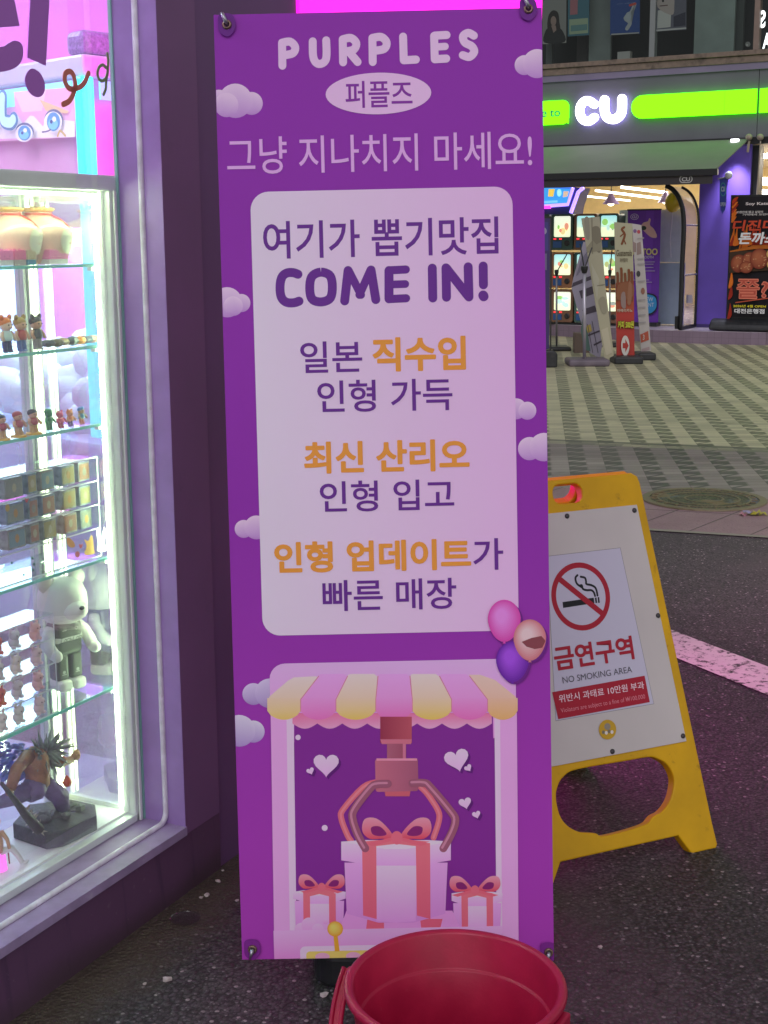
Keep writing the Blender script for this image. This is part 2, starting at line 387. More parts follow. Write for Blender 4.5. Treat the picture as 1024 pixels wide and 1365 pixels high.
def pavers():
    m, t, b, P, X, Y, q = newmat('herringbone_pavers')
    d = q.m('ADD', q.m('MULTIPLY', X, SN[0]), q.m('MULTIPLY', Y, SN[1]))
    a = q.m('SUBTRACT', X, q.m('MULTIPLY', Y, .11))
    tt = q.m('FRACT', q.m('DIVIDE', Y, .2))
    f = q.m('MULTIPLY', q.m('FRACT', q.m('DIVIDE', a, .235)), .235)
    bar = q.m('MULTIPLY', q.step(tt, .44, .5), q.m('SUBTRACT', 1., q.step(f, .112, .119)))
    lk = q.m('SUBTRACT', 1., q.step(q.m('ABSOLUTE', q.m('SUBTRACT', f, q.m('MULTIPLY', tt, .23))), .016, .024))
    dark = q.m('MAXIMUM', bar, q.m('MULTIPLY', lk, q.m('SUBTRACT', 1., q.step(tt, .46, .52))))
    n1 = q.noise(P, .9, 5); n2 = q.noise(P, 40, 4)
    cell = t.nodes.new('ShaderNodeTexWhiteNoise'); cell.noise_dimensions = '2D'
    cv = t.nodes.new('ShaderNodeCombineXYZ'); t.links.new(q.m('FLOOR', q.m('DIVIDE', a, .1175)), cv.inputs[0]); t.links.new(q.m('FLOOR', q.m('DIVIDE', Y, .1)), cv.inputs[1]); t.links.new(cv.outputs[0], cell.inputs[0])
    far = q.step(d, 9.8, 9.82)
    light = q.mix(far, (.34, .285, .265), (.53, .49, .32))
    near = q.mix(q.m('MULTIPLY', q.step(d, 8.9, 9.3), q.m('SUBTRACT', 1., far)), light, (.25, .195, .195))
    col = q.mix(q.m('MULTIPLY', dark, q.m('ADD', .72, q.m('MULTIPLY', n1, .3))), near, q.mix(far, (.075, .07, .062), (.14, .14, .09)))
    row = q.m('MULTIPLY', q.step(d, 9.71, 9.72), q.m('SUBTRACT', 1., q.step(d, 9.82, 9.83)))
    al = q.m('ADD', q.m('MULTIPLY', X, SD[0]), q.m('MULTIPLY', Y, SD[1])); rc = t.nodes.new('ShaderNodeTexWhiteNoise'); rc.noise_dimensions = '1D'
    t.links.new(q.m('FLOOR', q.m('DIVIDE', al, .2)), rc.inputs[1])
    col = q.mix(row, col, q.mix(q.step(rc.outputs[0], .3, .9), (.2, .18, .14), (.42, .38, .26)))
    drow = q.m('MULTIPLY', q.step(d, 9.83, 9.84), q.m('SUBTRACT', 1., q.step(d, 9.93, 9.94)))
    col = q.mix(q.m('MULTIPLY', drow, .8), col, (.09, .085, .07))
    jy = q.m('FRACT', q.m('DIVIDE', Y, .1)); joint = q.m('SUBTRACT', 1., q.m('MULTIPLY', q.step(jy, .0, .07), q.m('SUBTRACT', 1., q.step(jy, .95, 1.))))
    ja = q.m('FRACT', q.m('ADD', q.m('DIVIDE', a, .235), q.m('MULTIPLY', q.m('FLOOR', q.m('DIVIDE', Y, .1)), .5))); jb = q.m('SUBTRACT', 1., q.step(ja, 0., .03))
    jj = q.m('MAXIMUM', joint, jb)
    col = q.mix(q.m('MULTIPLY', jj, .5), col, (.06, .055, .045))
    va = q.m('ADD', .68, q.m('ADD', q.m('MULTIPLY', cell.outputs[0], .34), q.m('ADD', q.m('MULTIPLY', n1, .2), q.m('MULTIPLY', n2, .15))))
    cb = t.nodes.new('ShaderNodeCombineColor'); [t.links.new(va, cb.inputs[i]) for i in range(3)]
    col = q.mix(1., col, cb.outputs[0], 'MULTIPLY')
    stain = q.step(q.noise(P, 2.4, 7, .65), .56, .7)
    col = q.mix(q.m('MULTIPLY', stain, .35), col, (.07, .065, .055))
    t.links.new(col, b.inputs['Base Color']); b.inputs['Roughness'].default_value = .55
    bp = t.nodes.new('ShaderNodeBump'); bp.inputs['Strength'].default_value = .5; bp.inputs['Distance'].default_value = .005
    t.links.new(q.m('SUBTRACT', n2, q.m('MULTIPLY', jj, .8)), bp.inputs['Height']); t.links.new(bp.outputs[0], b.inputs['Normal'])
    return m
def kerbmat():
    m, t, b, P, X, Y, q = newmat('pink_kerb_stone')
    d = q.m('ADD', q.m('MULTIPLY', X, SN[0]), q.m('MULTIPLY', Y, SN[1])); al = q.m('ADD', q.m('MULTIPLY', X, SD[0]), q.m('MULTIPLY', Y, SD[1]))
    n1 = q.noise(P, 3, 6); n2 = q.noise(P, 110, 3)
    fa = q.m('FRACT', q.m('DIVIDE', q.m('SUBTRACT', al, q.m('MULTIPLY', d, .32)), .3)); fd = q.m('FRACT', q.m('DIVIDE', q.m('SUBTRACT', d, 6.87), .55))
    j = q.m('SUBTRACT', 1., q.m('MULTIPLY', q.step(fa, 0., .045), q.step(fd, 0., .03)))
    col = q.mix(n1, (.32, .19, .205), (.52, .35, .37)); col = q.mix(q.step(n2, .55, .7), col, (.27, .18, .19))
    col = q.mix(j, col, (.05, .042, .042)); edge = q.m('SUBTRACT', 1., q.step(d, 6.9, 6.93)); col = q.mix(edge, col, (.4, .38, .3))
    t.links.new(col, b.inputs['Base Color']); b.inputs['Roughness'].default_value = .6
    bp = t.nodes.new('ShaderNodeBump'); bp.inputs['Strength'].default_value = .5; bp.inputs['Distance'].default_value = .006
    t.links.new(q.m('SUBTRACT', n2, j), bp.inputs['Height']); t.links.new(bp.outputs[0], b.inputs['Normal'])
    return m
def struct(o): o['kind'] = 'structure'; return o
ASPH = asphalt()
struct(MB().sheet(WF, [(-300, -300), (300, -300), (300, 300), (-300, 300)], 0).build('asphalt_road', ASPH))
def street(al, d): return (SD[0]*al+SN[0]*d, SD[1]*al+SN[1]*d)
struct(MB().sheet(WF, [street(-60, 7.955), street(60, 7.955), street(60, 60), street(-60, 60)], .004).build('paved_footway', pavers()))
struct(MB().sheet(WF, [street(-60, 6.87), street(60, 6.87), street(60, 7.955), street(-60, 7.955)], .005).build('kerb_stones', kerbmat()))
# worn pink painted line
m, t, b, P, X, Y, q = newmat('worn_pink_paint')
n = q.noise(P, 26, 8, .75); n2 = q.noise(P, 7, 4)
t.links.new(q.mix(q.step(n, .40, .49), (.05, .045, .048), q.mix(n2, (.56, .53, .5), (.82, .80, .74))), b.inputs['Base Color']); b.inputs['Roughness'].default_value = .6
bp = t.nodes.new('ShaderNodeBump'); bp.inputs['Strength'].default_value = .5; bp.inputs['Distance'].default_value = .004; t.links.new(n, bp.inputs['Height']); t.links.new(bp.outputs[0], b.inputs['Normal'])
pa, pb = ground(893, 840), ground(1024, 890); qa, qb = ground(900, 870), ground(1024, 928)
dr = (pb-pa).normalized(); pn = V((-dr.y, dr.x, 0)); wd = abs((qb-pb).dot(pn))
struct(MB().sheet(WF, [tuple((pa+dr*s+pn*o)[:2]) for s, o in ((-3, 0), (4, 0), (4, -wd), (-3, -wd))], .004).build('road_marking', m))
# ------------------------------------------------------------------ near shop
def STEEL0(): return mat('grey_steel', (.4, .4, .44), .3, .8, vary=.1, scale=60)
LAV = mat('lavender_painted_metal', (.34, .21, .50), .42, vary=.1, scale=14, dirt=(.24, .15, .34), dscale=9, dth=.66)
PURP = mat('dark_purple_painted_wall', (.115, .05, .118), .6, vary=.12, scale=3, dirt=(.055, .03, .058), dscale=4, dth=.58, bump=.05, bscale=30)
PURP2 = mat('darker_purple_panel', (.15, .066, .185), .55, vary=.12, scale=3)
m, t, b, P, X, Y, q = newmat('stained_purple_wall')
sz = t.nodes.new('ShaderNodeSeparateXYZ'); t.links.new(P, sz.inputs[0])
u_ = q.m('ADD', q.m('MULTIPLY', X, math.sin(_th)), q.m('MULTIPLY', Y, math.cos(_th)))
vv = t.nodes.new('ShaderNodeCombineXYZ'); t.links.new(q.m('ADD', q.m('MULTIPLY', u_, 14.), q.m('MULTIPLY', sz.outputs[2], 1.2)), vv.inputs[0]); t.links.new(q.m('MULTIPLY', sz.outputs[2], .9), vv.inputs[1])
dr_ = q.noise(vv.outputs[0], 1.6, 5, .6); n1 = q.noise(P, 3, 5); n2 = q.noise(P, 55, 4)
col = q.mix(n1, (.088, .038, .09), (.14, .062, .142)); col = q.mix(q.m('MULTIPLY', q.step(dr_, .54, .68), .55), col, (.06, .028, .075)); col = q.mix(q.m('MULTIPLY', q.step(n2, .66, .74), .3), col, (.25, .17, .24))
foot = q.m('SUBTRACT', 1., q.step(q.m('ADD', sz.outputs[2], q.m('MULTIPLY', q.m('SUBTRACT', n1, .5), .12)), .0, .075)); col = q.mix(q.m('MULTIPLY', foot, .6), col, (.045, .03, .026))
t.links.new(col, b.inputs['Base Color']); b.inputs['Roughness'].default_value = .55
bp = t.nodes.new('ShaderNodeBump'); bp.inputs['Strength'].default_value = .12; bp.inputs['Distance'].default_value = .004; t.links.new(n2, bp.inputs['Height']); t.links.new(bp.outputs[0], b.inputs['Normal'])
PURP = m
SILLM = mat('dusty_lavender_sill', (.33, .24, .42), .6, vary=.15, scale=22, dirt=(.45, .42, .46), dscale=11, dth=.6)
shop = thing('arcade_shop', W0, 'dark purple corner shop with a big lit display window beside the banner', 'shop')
ZS = .16; UR = .475; UL = -2.4; ZT = 2.75; DG = -.11; UE = 2.68
w = MB()
w.box(SHOP, UL, UR, -.02, ZS-.02, -.16, 0); w.box(SHOP, UL, UR, ZT, 3.4, -.16, 0); MB().box(SHOP, UR, .612, ZS-.02, 3.4, -.113, 0).build('wall_panel', mat('plum_painted_panel', (.185, .083, .205), .55, vary=.12, scale=3, dirt=(.13, .06, .15), dscale=4, dth=.6, bump=.05, bscale=30), shop); w.box(SHOP, UR, .612, -.02, ZS-.021, -.113, -.001)
w.box(SHOP, UL-.6, UL, -.02, 3.4, -.16, 0)
w.build('wall', PURP, shop)
w = MB(); w.box(SHOP, .612, 1.045, -.02, 3.4, -.113, -.006); w.box(SHOP, UE-.02, UE, -.02, 3.4, -5, -.06)
w.box(SHOP, 1.046, UE-.02, 3.1, 3.4, -.6, -.01); w.box(SHOP, UL-.6, UE, 3.4, 3.5, -5, 0)
w.build('side_panel', PURP2, shop)
MB().box(SHOP, UL, UR, ZS-.02, ZS, -.16, .004).build('window_sill', SILLM, shop)
MB().box(SHOP, UR-.0025, UR-.0005, ZS, ZT, -.112, .001).build('window_jamb', LAV, shop)
BEAD = mat('pale_sealing_strip', (.68, .65, .74), .5, vary=.2, scale=30, dirt=(.3, .2, .12), dscale=25, dth=.62)
# sealing strip running down the reveal and along the sill with a rounded corner
cb = -.05; pts = [SHOP.w(UR-.004, ZT, cb)]+[SHOP.w(UR-.004, 1.6-i*.1, cb) for i in range(14)]
pts += [SHOP.w(UR-.004-.025*(1-math.cos(t)), ZS+.004+.025*(1-math.sin(t)), cb) for t in [math.pi/2*k/6 for k in range(7)]]
pts += [SHOP.w(UR-.03-i*.15, ZS+.004, cb) for i in range(1, 20)]
MB().tube(pts, .0065, n=8).build('sealing_strip', BEAD, shop, smooth=True)
GL = glass('window_glass', (.97, .99, .98), .015, haze=.10)
pane = MB().sheet(SHOP, [(UL, ZS), (UR-.002, ZS), (UR-.002, ZT), (UL, ZT)], DG).build('window_pane', GL, shop)
# glass edge line along the reveal
MB().box(SHOP, UR-.006, UR-.002, ZS, ZT, DG-.006, DG+.002).build('glass_edge', mat('green_glass_edge', (.25, .5, .45), .2), shop)
# vinyl shapes stuck on the pane (seen through the upper window)
K = DG+.001
VP = mat('purple_vinyl', (.42, .14, .56), .45); VR = mat('red_vinyl', (.62, .18, .12), .5); VG = mat('green_vinyl', (.2, .3, .12), .5)
def z5(pts): return [(x/5.94, y/5.94) for x, y in pts]
st = MB()
def vin(pts, mi): st.prism(SHOP, SHOP.pxs(z5(pts), K), K, K+.0015, mi)
vin([(-300, -260), (-60, -240), (110, 0), (152, 207), (0, 217), (-300, 250)], 0)
vin(crom([(-200, 350), (0, 372), (60, 345), (110, 322), (165, 345), (180, 420), (160, 495), (100, 545), (0, 570), (-150, 575)], 5), 0)
vin([(245, -400), (400, -400), (388, 0), (360, 520), (215, 458), (238, 0)], 0)
vin(crom([(240, 545), (205, 590), (197, 650), (230, 730), (290, 770), (340, 745), (352, 670), (325, 595), (285, 555)], 5, True), 0)
def vst(pts, wd, mi):
    q = SHOP.pxs(crom(z5(pts), 6), K); st.prism(SHOP, stroke_outline(q, wd), K, K+.0015, mi)
vst([(498, 826), (545, 800), (578, 745), (594, 690), (592, 640), (575, 585), (545, 566), (515, 585), (512, 640), (535, 690), (570, 708)], .011, 1)
vst([(570, 706), (630, 690), (670, 650), (690, 600), (700, 580)], .0105, 1)
vst([(848, 425), (855, 480), (848, 540), (815, 515), (785, 530), (770, 580), (785, 630), (815, 640), (845, 600), (852, 545)], .0062, 2)
vst([(845, 590), (838, 660), (835, 705), (818, 748)], .0065, 2)
sk = st.build('window_sticker', [VP, VR, VG], shop)
# entrance beside the window: pink back-lit doorway (only its upper edge clears the banner)
PINKL = mat('pink_lightbox', (.6, .05, .5), .4, emit=(1, .003, .6), es=2.9)
MB().box(SHOP, 1.05, UE+.004, .1, 3.09, -.05, .0).build('entrance_lightbox', PINKL, shop)
w = MB(); w.box(SHOP, 1.045, UE, .0, .1, -.06, .004)
for a_ in (1.05, 1.86, UE-.045): w.box(SHOP, a_, a_+.04, .1, 1.7, -.02, .006)
w.box(SHOP, 1.05, UE-.002, 1.7, 1.745, -.02, .006)
MB().box(SHOP, 1.82, 1.84, .85, 1.25, .006, .03).build('door_handle', STEEL0(), shop)
w.build('entrance_frame', mat('magenta_frame', (.3, .03, .24), .4), shop)
# interior shell
INW = mat('pink_interior_wall', (.86, .21, .84), .6); INC = mat('pale_lilac_ceiling', (.7, .62, .78), .7); INF = mat('grey_blue_shop_floor', (.4, .5, .6), .3, vary=.1)
struct(MB().box(SHOP, UL-.5, 1.0, .02, .03, -4.6, -.17).build('shop_floor', INF))
MB().box(SHOP, UL-.5, UE-.03, .03, 2.6, -4.7, -4.6).build('interior_wall', INW, shop)
ZK = SHOP.px(90, 36, -4.6)[1]; print('ceiling', ZK)
MB().box(SHOP, UL-.6, 2.6, ZK, ZK+.06, -4.7, -.17).build('ceiling', INC, shop)
for a in (UE-.07, UL-.6): MB().box(SHOP, a, a+.04, .03, 2.6, -4.6, -.17 if a < 0 else -.33).build('interior_side_wall', INW, shop)
# ceiling light panels inside the shop
for (a, c) in ((-.6, -1.2), (.9, -1.3), (1.6, -2.6), (0., -2.8)):
    MB().box(SHOP, a-.35, a+.35, ZK-.02, ZK-.002, c-.18, c+.18).build('ceiling_light', mat('white_light_panel', (1, 1, 1), .5, emit=(.84, .93, 1), es=25), shop)
# ------------------------------------------------------------------ display case behind the pane
FR = mat('white_aluminium_profile', (.74, .78, .76), .35, .15, vary=.06, scale=20)
UP = .44; C0, C1 = -.125, -.315; ZF = .185; ZC = 1.556
case = thing('display_case', SHOP.w(0, ZF-.03, -.2), 'glass display cabinet with bright green-white edge lamps behind the shop window', 'display case')
w = MB(); w.box(SHOP, UL+.1, UP+.03, ZC, ZC+.031, DG-.004, C0-.012); w.box(SHOP, UL+.1, UP+.03, ZC+.002, ZC+.02, C1-.01, C1+.015)
w.box(SHOP, UP+.004, UP+.028, ZS+.003, ZC, DG-.003, C0-.012); w.box(SHOP, UP+.012, UP+.02, ZS+.003, ZC, DG-.001, DG+.004)
w.box(SHOP, UP-.006, UP+.002, ZF, ZC, C0-.016, C0-.002)
w.box(SHOP, UL+.1, UP+.03, ZS+.002, ZF-.006, DG-.003, C0-.01)
w.box(SHOP, UP-.001, UP+.012, ZF, ZF+.012, C1, C0-.02); w.box(SHOP, UP-.001, UP+.012, ZC-.02, ZC, C1, C0-.02)
w.build('frame', FR, case, bevel=.0012)
def LED_(): return mat('rear_led_strip', (1, 1, 1), .4, emit=(.85, 1, .6), es=9)
w = MB()
for i, o in enumerate((0, .012, .024, .034)): w.box(SHOP, UP-.014-o, UP-.006-o, ZF, ZC, C1-.004-(.01 if i % 2 else 0), C1+.012-(.006 if i % 2 else 0))
w.box(SHOP, UP-.05, UP+.01, ZF, ZC, C1-.016, C1-.006)
rp = w.build('rear_post', FR, case)
MB().box(SHOP, UP-.0315, UP-.029, ZF+.01, ZC-.01, C1+.013, C1+.017).build('rear_lamp', LED_(), rp); MB().box(SHOP, UP-.018, UP-.016, ZF+.01, ZC-.01, C1+.0125, C1+.016).build('rear_lamp', LED_(), rp)
MB().box(SHOP, UL+.1, UP+.002, ZF-.006, ZF, C1, C0-.01).build('base_board', mat('white_board', (.82, .84, .82), .35), case)
MB().box(SHOP, UL+.1, UP, ZC-.006, ZC, C1, C0-.012).build('top_board', mat('white_board'), case)
LED = mat('led_strip', (1, 1, 1), .4, emit=(.72, 1, .58), es=36)
MB().box(SHOP, UP-.008, UP-.001, ZF+.012, ZC-.004, C0-.024, C0-.0165).build('edge_lamp', LED, case)
MB().box(SHOP, UL+.1, UP-.012, ZC-.012, ZC-.006, C0-.02, C0-.013).build('top_lamp', LED, case)
EP = glass('end_glass', (.76, .97, .9), .52, edge=False, haze=.16)  # mint tint puts the cabinet's greenish lamp light into the glass colour
MB().sheet(SHOP, [], 0).add([SHOP.w(UP, ZF, C1), SHOP.w(UP, ZF, C0-.025), SHOP.w(UP, ZC-.02, C0-.025), SHOP.w(UP, ZC-.02, C1)], [(0, 1, 2, 3)]).build('end_pane', EP, case) if False else MB().add([SHOP.w(UP, ZF+.012, C1), SHOP.w(UP, ZF+.012, C0-.025), SHOP.w(UP, ZC-.02, C0-.025), SHOP.w(UP, ZC-.02, C1)], [(0, 1, 2, 3)]).build('end_pane', EP, case)
MB().add([SHOP.w(UL+.1, ZF, C1-.002), SHOP.w(UP-.05, ZF, C1-.002), SHOP.w(UP-.05, ZC, C1-.002), SHOP.w(UL+.1, ZC, C1-.002)], [(0, 1, 2, 3)]).build('back_pane', glass('back_glass', (.78, .97, .92), .12, edge=False, haze=.25), case)  # back pane tint likewise carries the mint lamp light
SHZ = [1.407, 1.238, 1.072, .778, .482]
SG = glass('shelf_glass', (.9, .98, .96), .08); SE = mat('shelf_edge', (.2, .62, .5), .15, emit=(.12, .75, .55), es=.12)
for z in SHZ:
    s = MB().box(SHOP, UL+.1, UP-.006, z-.006, z, C1+.01, C0-.024).build('shelf', SG, case)
    e = MB().box(SHOP, UL+.1, UP-.006, z-.0062, z+.0002, C0-.024, C0-.021).build('polished_edge', SE, s)
    MB().box(SHOP, UP-.02, UP-.003, z-.014, z-.0065, C0-.035, C0-.024).build('bracket', mat('white_bracket', (.8, .82, .8), .4), s)
# ------------------------------------------------------------------ the tall purple banner
_n = V((1, 0, 0)).cross(V((0, .215, 1.787))).normalized()
_B = Frame((0, 2.447, .082), (1, 0, 0), (0, .215, 1.787))
pBL, pBR, pTL = _B.at(323, 1279), _B.at(739, 1283.5), _B.at(287, 20)
_y = V((-.028, .215, 1.787)).normalized(); _x = (pBR-pBL); _x = (_x-_y*_x.dot(_y)).normalized()
BAN = Frame(pBL, _x, _y)
bw, bh = BAN.px(721.5, 1)[0]*.5+BAN.px(739, 1283)[0]*.5, BAN.px(287, 20)[1]
print('banner', bw, bh, BAN.px(287, 20), BAN.px(721.5, 1), BAN.px(739, 1283))
pk = 1/.62
def K_(r, g, b): return tuple(min(.88, lin(x)*pk) for x in (r, g, b))
BP = K_(113, 40, 134); WHT = K_(196, 168, 208); DKP = K_(88, 38, 120)
ban = thing('banner_stand', ground(530, 1300), 'tall purple arcade banner with white panel and claw machine picture', 'banner')
A = Art(BAN, .0008, .00002, lim=(0, bw))
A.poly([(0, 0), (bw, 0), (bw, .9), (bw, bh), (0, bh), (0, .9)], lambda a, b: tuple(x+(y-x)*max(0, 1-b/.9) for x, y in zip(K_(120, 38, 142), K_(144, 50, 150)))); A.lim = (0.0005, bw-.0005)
def cloud(cs, c0=(205, 170, 212), c1=(160, 118, 175)):
    for (x, y, r) in cs:
        a, b = BAN.px(x, y); rr = BAN.px(x+r, y)[0]-a
        A.poly(circ(a, b, rr), grad(b-rr*.9, b+rr*.5, K_(*c1), K_(*c0)))
cloud([(292, 135, 15), (335.5, 138, 15), (314, 134.5, 22.5), (302, 140, 16)])
cloud([(699, 87, 13), (716, 85, 19)])
cloud([(322, 404, 12), (303, 403, 20), (311, 408, 13)])
cloud([(688, 545, 14), (703, 547.5, 12)]); cloud([(706, 598, 15.5), (725, 596, 19)])
cloud([(325, 705, 12), (342, 703, 16)]); cloud([(338, 925, 14.7), (360, 924, 20)], (180, 165, 205), (140, 115, 165)); cloud([(338, 975, 15), (319, 974, 21.5)], (185, 175, 210), (145, 120, 170))
# name in round strokes
def PZ(pts): return [(280+x/2.226, y/2.226) for x, y in pts]
LT = K_(205, 165, 208)
PW = 10.6
A.spx(PZ([(215, 195), (214, 128)]), PW, LT); A.spx(PZ([(214, 127), (238, 124), (253, 140), (246, 158), (220, 164)]), PW, LT, 5)
A.spx(PZ([(305, 123), (306, 165), (313, 184), (326, 190), (341, 182), (346, 163), (345, 120)]), PW, LT, 5)
A.spx(PZ([(395, 185), (394, 118)]), PW, LT); A.spx(PZ([(394, 117), (418, 113), (434, 128), (427, 147), (402, 153)]), PW, LT, 5); A.spx(PZ([(412, 153), (438, 184)]), PW, LT)
A.spx(PZ([(483, 184), (482, 115)]), PW, LT); A.spx(PZ([(482, 113), (508, 110), (524, 126), (517, 145), (488, 151)]), PW, LT, 5)
A.spx(PZ([(573, 109), (575, 178)]), PW, LT); A.spx(PZ([(575, 179), (611, 177)]), PW, LT)
A.spx(PZ([(702, 104), (667, 106)]), PW, LT); A.spx(PZ([(665, 107), (667, 175)]), PW, LT); A.spx(PZ([(667, 176), (701, 174)]), PW, LT); A.spx(PZ([(666, 140), (698, 138)]), PW*.9, LT)
A.spx(PZ([(783, 106), (766, 98), (751, 108), (756, 126), (777, 138), (784, 154), (770, 169), (750, 164)]), PW, LT, 5)
a, b = BAN.px(504.6, 124.9); rx = BAN.px(575, 125)[0]-a; ry = b-BAN.px(504.6, 152.6)[1]
A.poly(circ(a, b, rx, ry, 48), K_(196, 160, 204))
A.text('퍼플즈', (461, 144.5), (549.5, 106.5), BP, .012)
A.text('그냥 지나치지 마세요!', (303.4, 233), (709, 174.5), K_(190, 145, 195), .006)
x0, y0 = BAN.px(350.5, 847.5); x1, y1 = BAN.px(683, 248.5)
A.poly(rrect(x0, y0, x1, y1, .034, 8), grad(x0, x1, K_(192, 178, 216), K_(204, 156, 212), 0))  # pinkish light from the right is put into the panel's ink colours
A.text('여기가 뽑기맛집', (351.6, 345.5), (664, 288.5), DKP, .014)
def CZ(pts): return [(340+x/2.844, 270+y/2.844) for x, y in pts]
CW = 12.0
A.spx(CZ([(163, 272), (145, 266), (122, 267), (104, 280), (96, 306), (96, 342), (104, 366), (122, 379), (148, 380), (167, 374)]), CW, DKP, 4)
q = crom([(a, b) for a, b in [(250, 264), (281, 274), (292, 300), (292, 342), (281, 367), (250, 377), (220, 369), (209, 344), (209, 302), (220, 276)]], 4, True)
A.spx(CZ(q+[q[0]]), CW, DKP, 0, False)
A.spx(CZ([(340, 373), (353, 258)]), CW, DKP); A.spx(CZ([(458, 368), (440, 256)]), CW, DKP)
A.spx(CZ([(355, 258), (402, 350)]), CW*.9, DKP); A.spx(CZ([(438, 256), (396, 350)]), CW*.9, DKP)
A.spx(CZ([(572, 254), (510, 257)]), CW*.9, DKP); A.spx(CZ([(508, 258), (508, 365)]), CW, DKP); A.spx(CZ([(510, 366), (573, 363)]), CW*.9, DKP); A.spx(CZ([(510, 311), (570, 309)]), CW*.85, DKP)
A.spx(CZ([(672, 249), (674, 362)]), CW, DKP)
A.spx(CZ([(726, 359), (724, 248)]), CW, DKP); A.spx(CZ([(808, 244), (811, 358)]), CW, DKP); A.spx(CZ([(726, 250), (809, 356)]), CW, DKP)
A.spx(CZ([(865, 241), (866, 312)]), CW, DKP); A.spx(CZ([(865, 352), (867, 356)]), CW*1.08, DKP)
ORG = K_(205, 128, 52)
A.text('일본', (401, 497.5), (482.4, 454), DKP, .012); A.text('직수입', (497, 496), (620.6, 447.5), ORG, .034)
A.text('인형 가득', (423.7, 550.5), (602.7, 503.5), DKP, .012)
A.text('최신 산리오', (405.8, 632), (625.5, 584.5), ORG, .034); A.text('인형 입고', (427, 683), (605, 637.8), DKP, .012)
A.text('인형 업데이트', (366.4, 764.5), (627.6, 717), ORG, .034); A.text('가', (631, 760), (670.5, 717), DKP, .012)
A.text('빠른 매장', (430.7, 815), (608, 769.8), DKP, .012)
# claw machine picture
A.ppx([(394, 940), (661, 940), (664, 1250), (396, 1250)], K_(112, 36, 126))
x0, y0 = BAN.px(362, 990); x1, y1 = BAN.px(687, 877.5)
A.poly(rrect(x0, y0, x1, y1, .03, 6), grad(y0, y1, K_(196, 128, 190), K_(190, 150, 205)))
A.ppx([(392, 950), (657, 950), (662, 1250), (395, 1250)], K_(112, 36, 126))
PK = K_(206, 140, 192)
A.ppx([(361, 950), (383, 950), (387, 1277.5), (366, 1277.5)], PK); A.ppx([(382, 950), (391.5, 950), (395.5, 1240), (386.5, 1240)], K_(214, 170, 212))
A.ppx([(666, 950), (689, 950), (691.5, 1282), (669, 1282)], PK); A.ppx([(659, 950), (666.5, 950), (669.5, 1240), (662, 1240)], K_(214, 170, 212))
for i in range(9):     # inner scallops
    u0 = 390+i*33.2; u1 = min(660, u0+33.2)
    if u0 > 655: break
    q = [(u0, 950), (u1, 950)]+[(u0+(u1-u0)*(1-t/8), 964+7*math.sin(math.pi*t/8)) for t in range(9)]
    A.poly(BAN.pxs(q), grad(BAN.px(500, 972)[1], BAN.px(500, 955)[1], K_(214, 142, 176), K_(196, 100, 140)))
tb = [392, 424, 462.5, 503, 545.5, 585, 625, 658]; bb = [356.5, 401, 448, 501, 549.8, 602, 650, 690]
for i in range(7):
    a0, a1, c0, c1 = tb[i], tb[i+1], bb[i], bb[i+1]; ye = i % 2 == 0
    top, lip0, lip1 = ((K_(212, 178, 176), K_(218, 170, 150), K_(222, 166, 84)) if ye else (K_(204, 138, 200), K_(206, 128, 184), K_(204, 96, 160)))
    if i == 6: top, lip0, lip1 = K_(220, 168, 160), K_(222, 158, 140), K_(220, 150, 96)
    q = [(c0, 932), (a0+2, 903 if i in (0, 6) else 899), (a0+5, 898), (a1-4, 898), (a1, 901), (c1, 932)]
    if i == 6: q = [(c0, 932), (a0, 899), (640, 899), (660, 906), (c1-3, 928), (c1, 934)]
    if i == 0: q = [(c0, 936), (c0+3, 928), (384, 907), (392, 902.5), (a1-3, 901), (a1, 902), (c1, 932)]
    A.poly(BAN.pxs(q), grad(BAN.px(500, 932)[1], BAN.px(500, 900)[1], lip0, top))
    q = [(c0, 930), (c1, 930), (c1, 947)]+[(c1-(c1-c0)*(t/10), 947+12*math.sin(math.pi*t/10)**.6) for t in range(1, 10)]+[(c0, 947)]
    A.poly(BAN.pxs(q), grad(BAN.px(500, 958)[1], BAN.px(500, 932)[1], lip1, lip0))
    if i: A.spx([(a0+1, 901), (c0, 932), (c0, 948)], 1.1, K_(186, 110, 130))
# claw
C1_, C2_, C3_ = K_(150, 70, 84), K_(176, 92, 112), K_(140, 84, 104)
def gx(c0, c1, x0, x1): return grad(BAN.px(x0, 1000)[0], BAN.px(x1, 1000)[0], c0, c1, 0)
for q in ([(502, 1042), (484, 1049), (458, 1078), (455, 1090), (463, 1112), (468, 1120)], [(560, 1048), (570, 1058), (584, 1080), (585, 1094), (578, 1116)]):
    A.spx(q, 8, K_(190, 92, 108), 4); A.spx(q, 3, K_(206, 112, 124), 4)
A.ppx([(507, 955), (549, 955), (549, 990), (507, 990)], gx(K_(128, 44, 66), K_(160, 72, 86), 507, 549)); A.ppx([(507, 985), (549, 985), (548, 991.5), (509, 991.5)], K_(176, 96, 116))
A.ppx([(516, 991), (541.5, 991), (541.5, 1012), (516, 1012)], gx(K_(150, 84, 104), K_(136, 66, 88), 516, 541)); A.ppx([(537, 991), (541, 991), (541, 1012), (537, 1012)], K_(176, 100, 126))
A.ppx([(512, 1050), (548, 1050), (546, 1061), (514, 1061)], K_(176, 82, 96))
x0, y0 = BAN.px(501, 1055); x1, y1 = BAN.px(557, 1010); A.poly(rrect(x0, y0, x1, y1, .005), gx(K_(168, 92, 112), K_(142, 76, 102), 501, 557)); A.ppx([(502, 1010.5), (556, 1010.5), (556, 1013.5), (502, 1013.5)], K_(196, 124, 148))
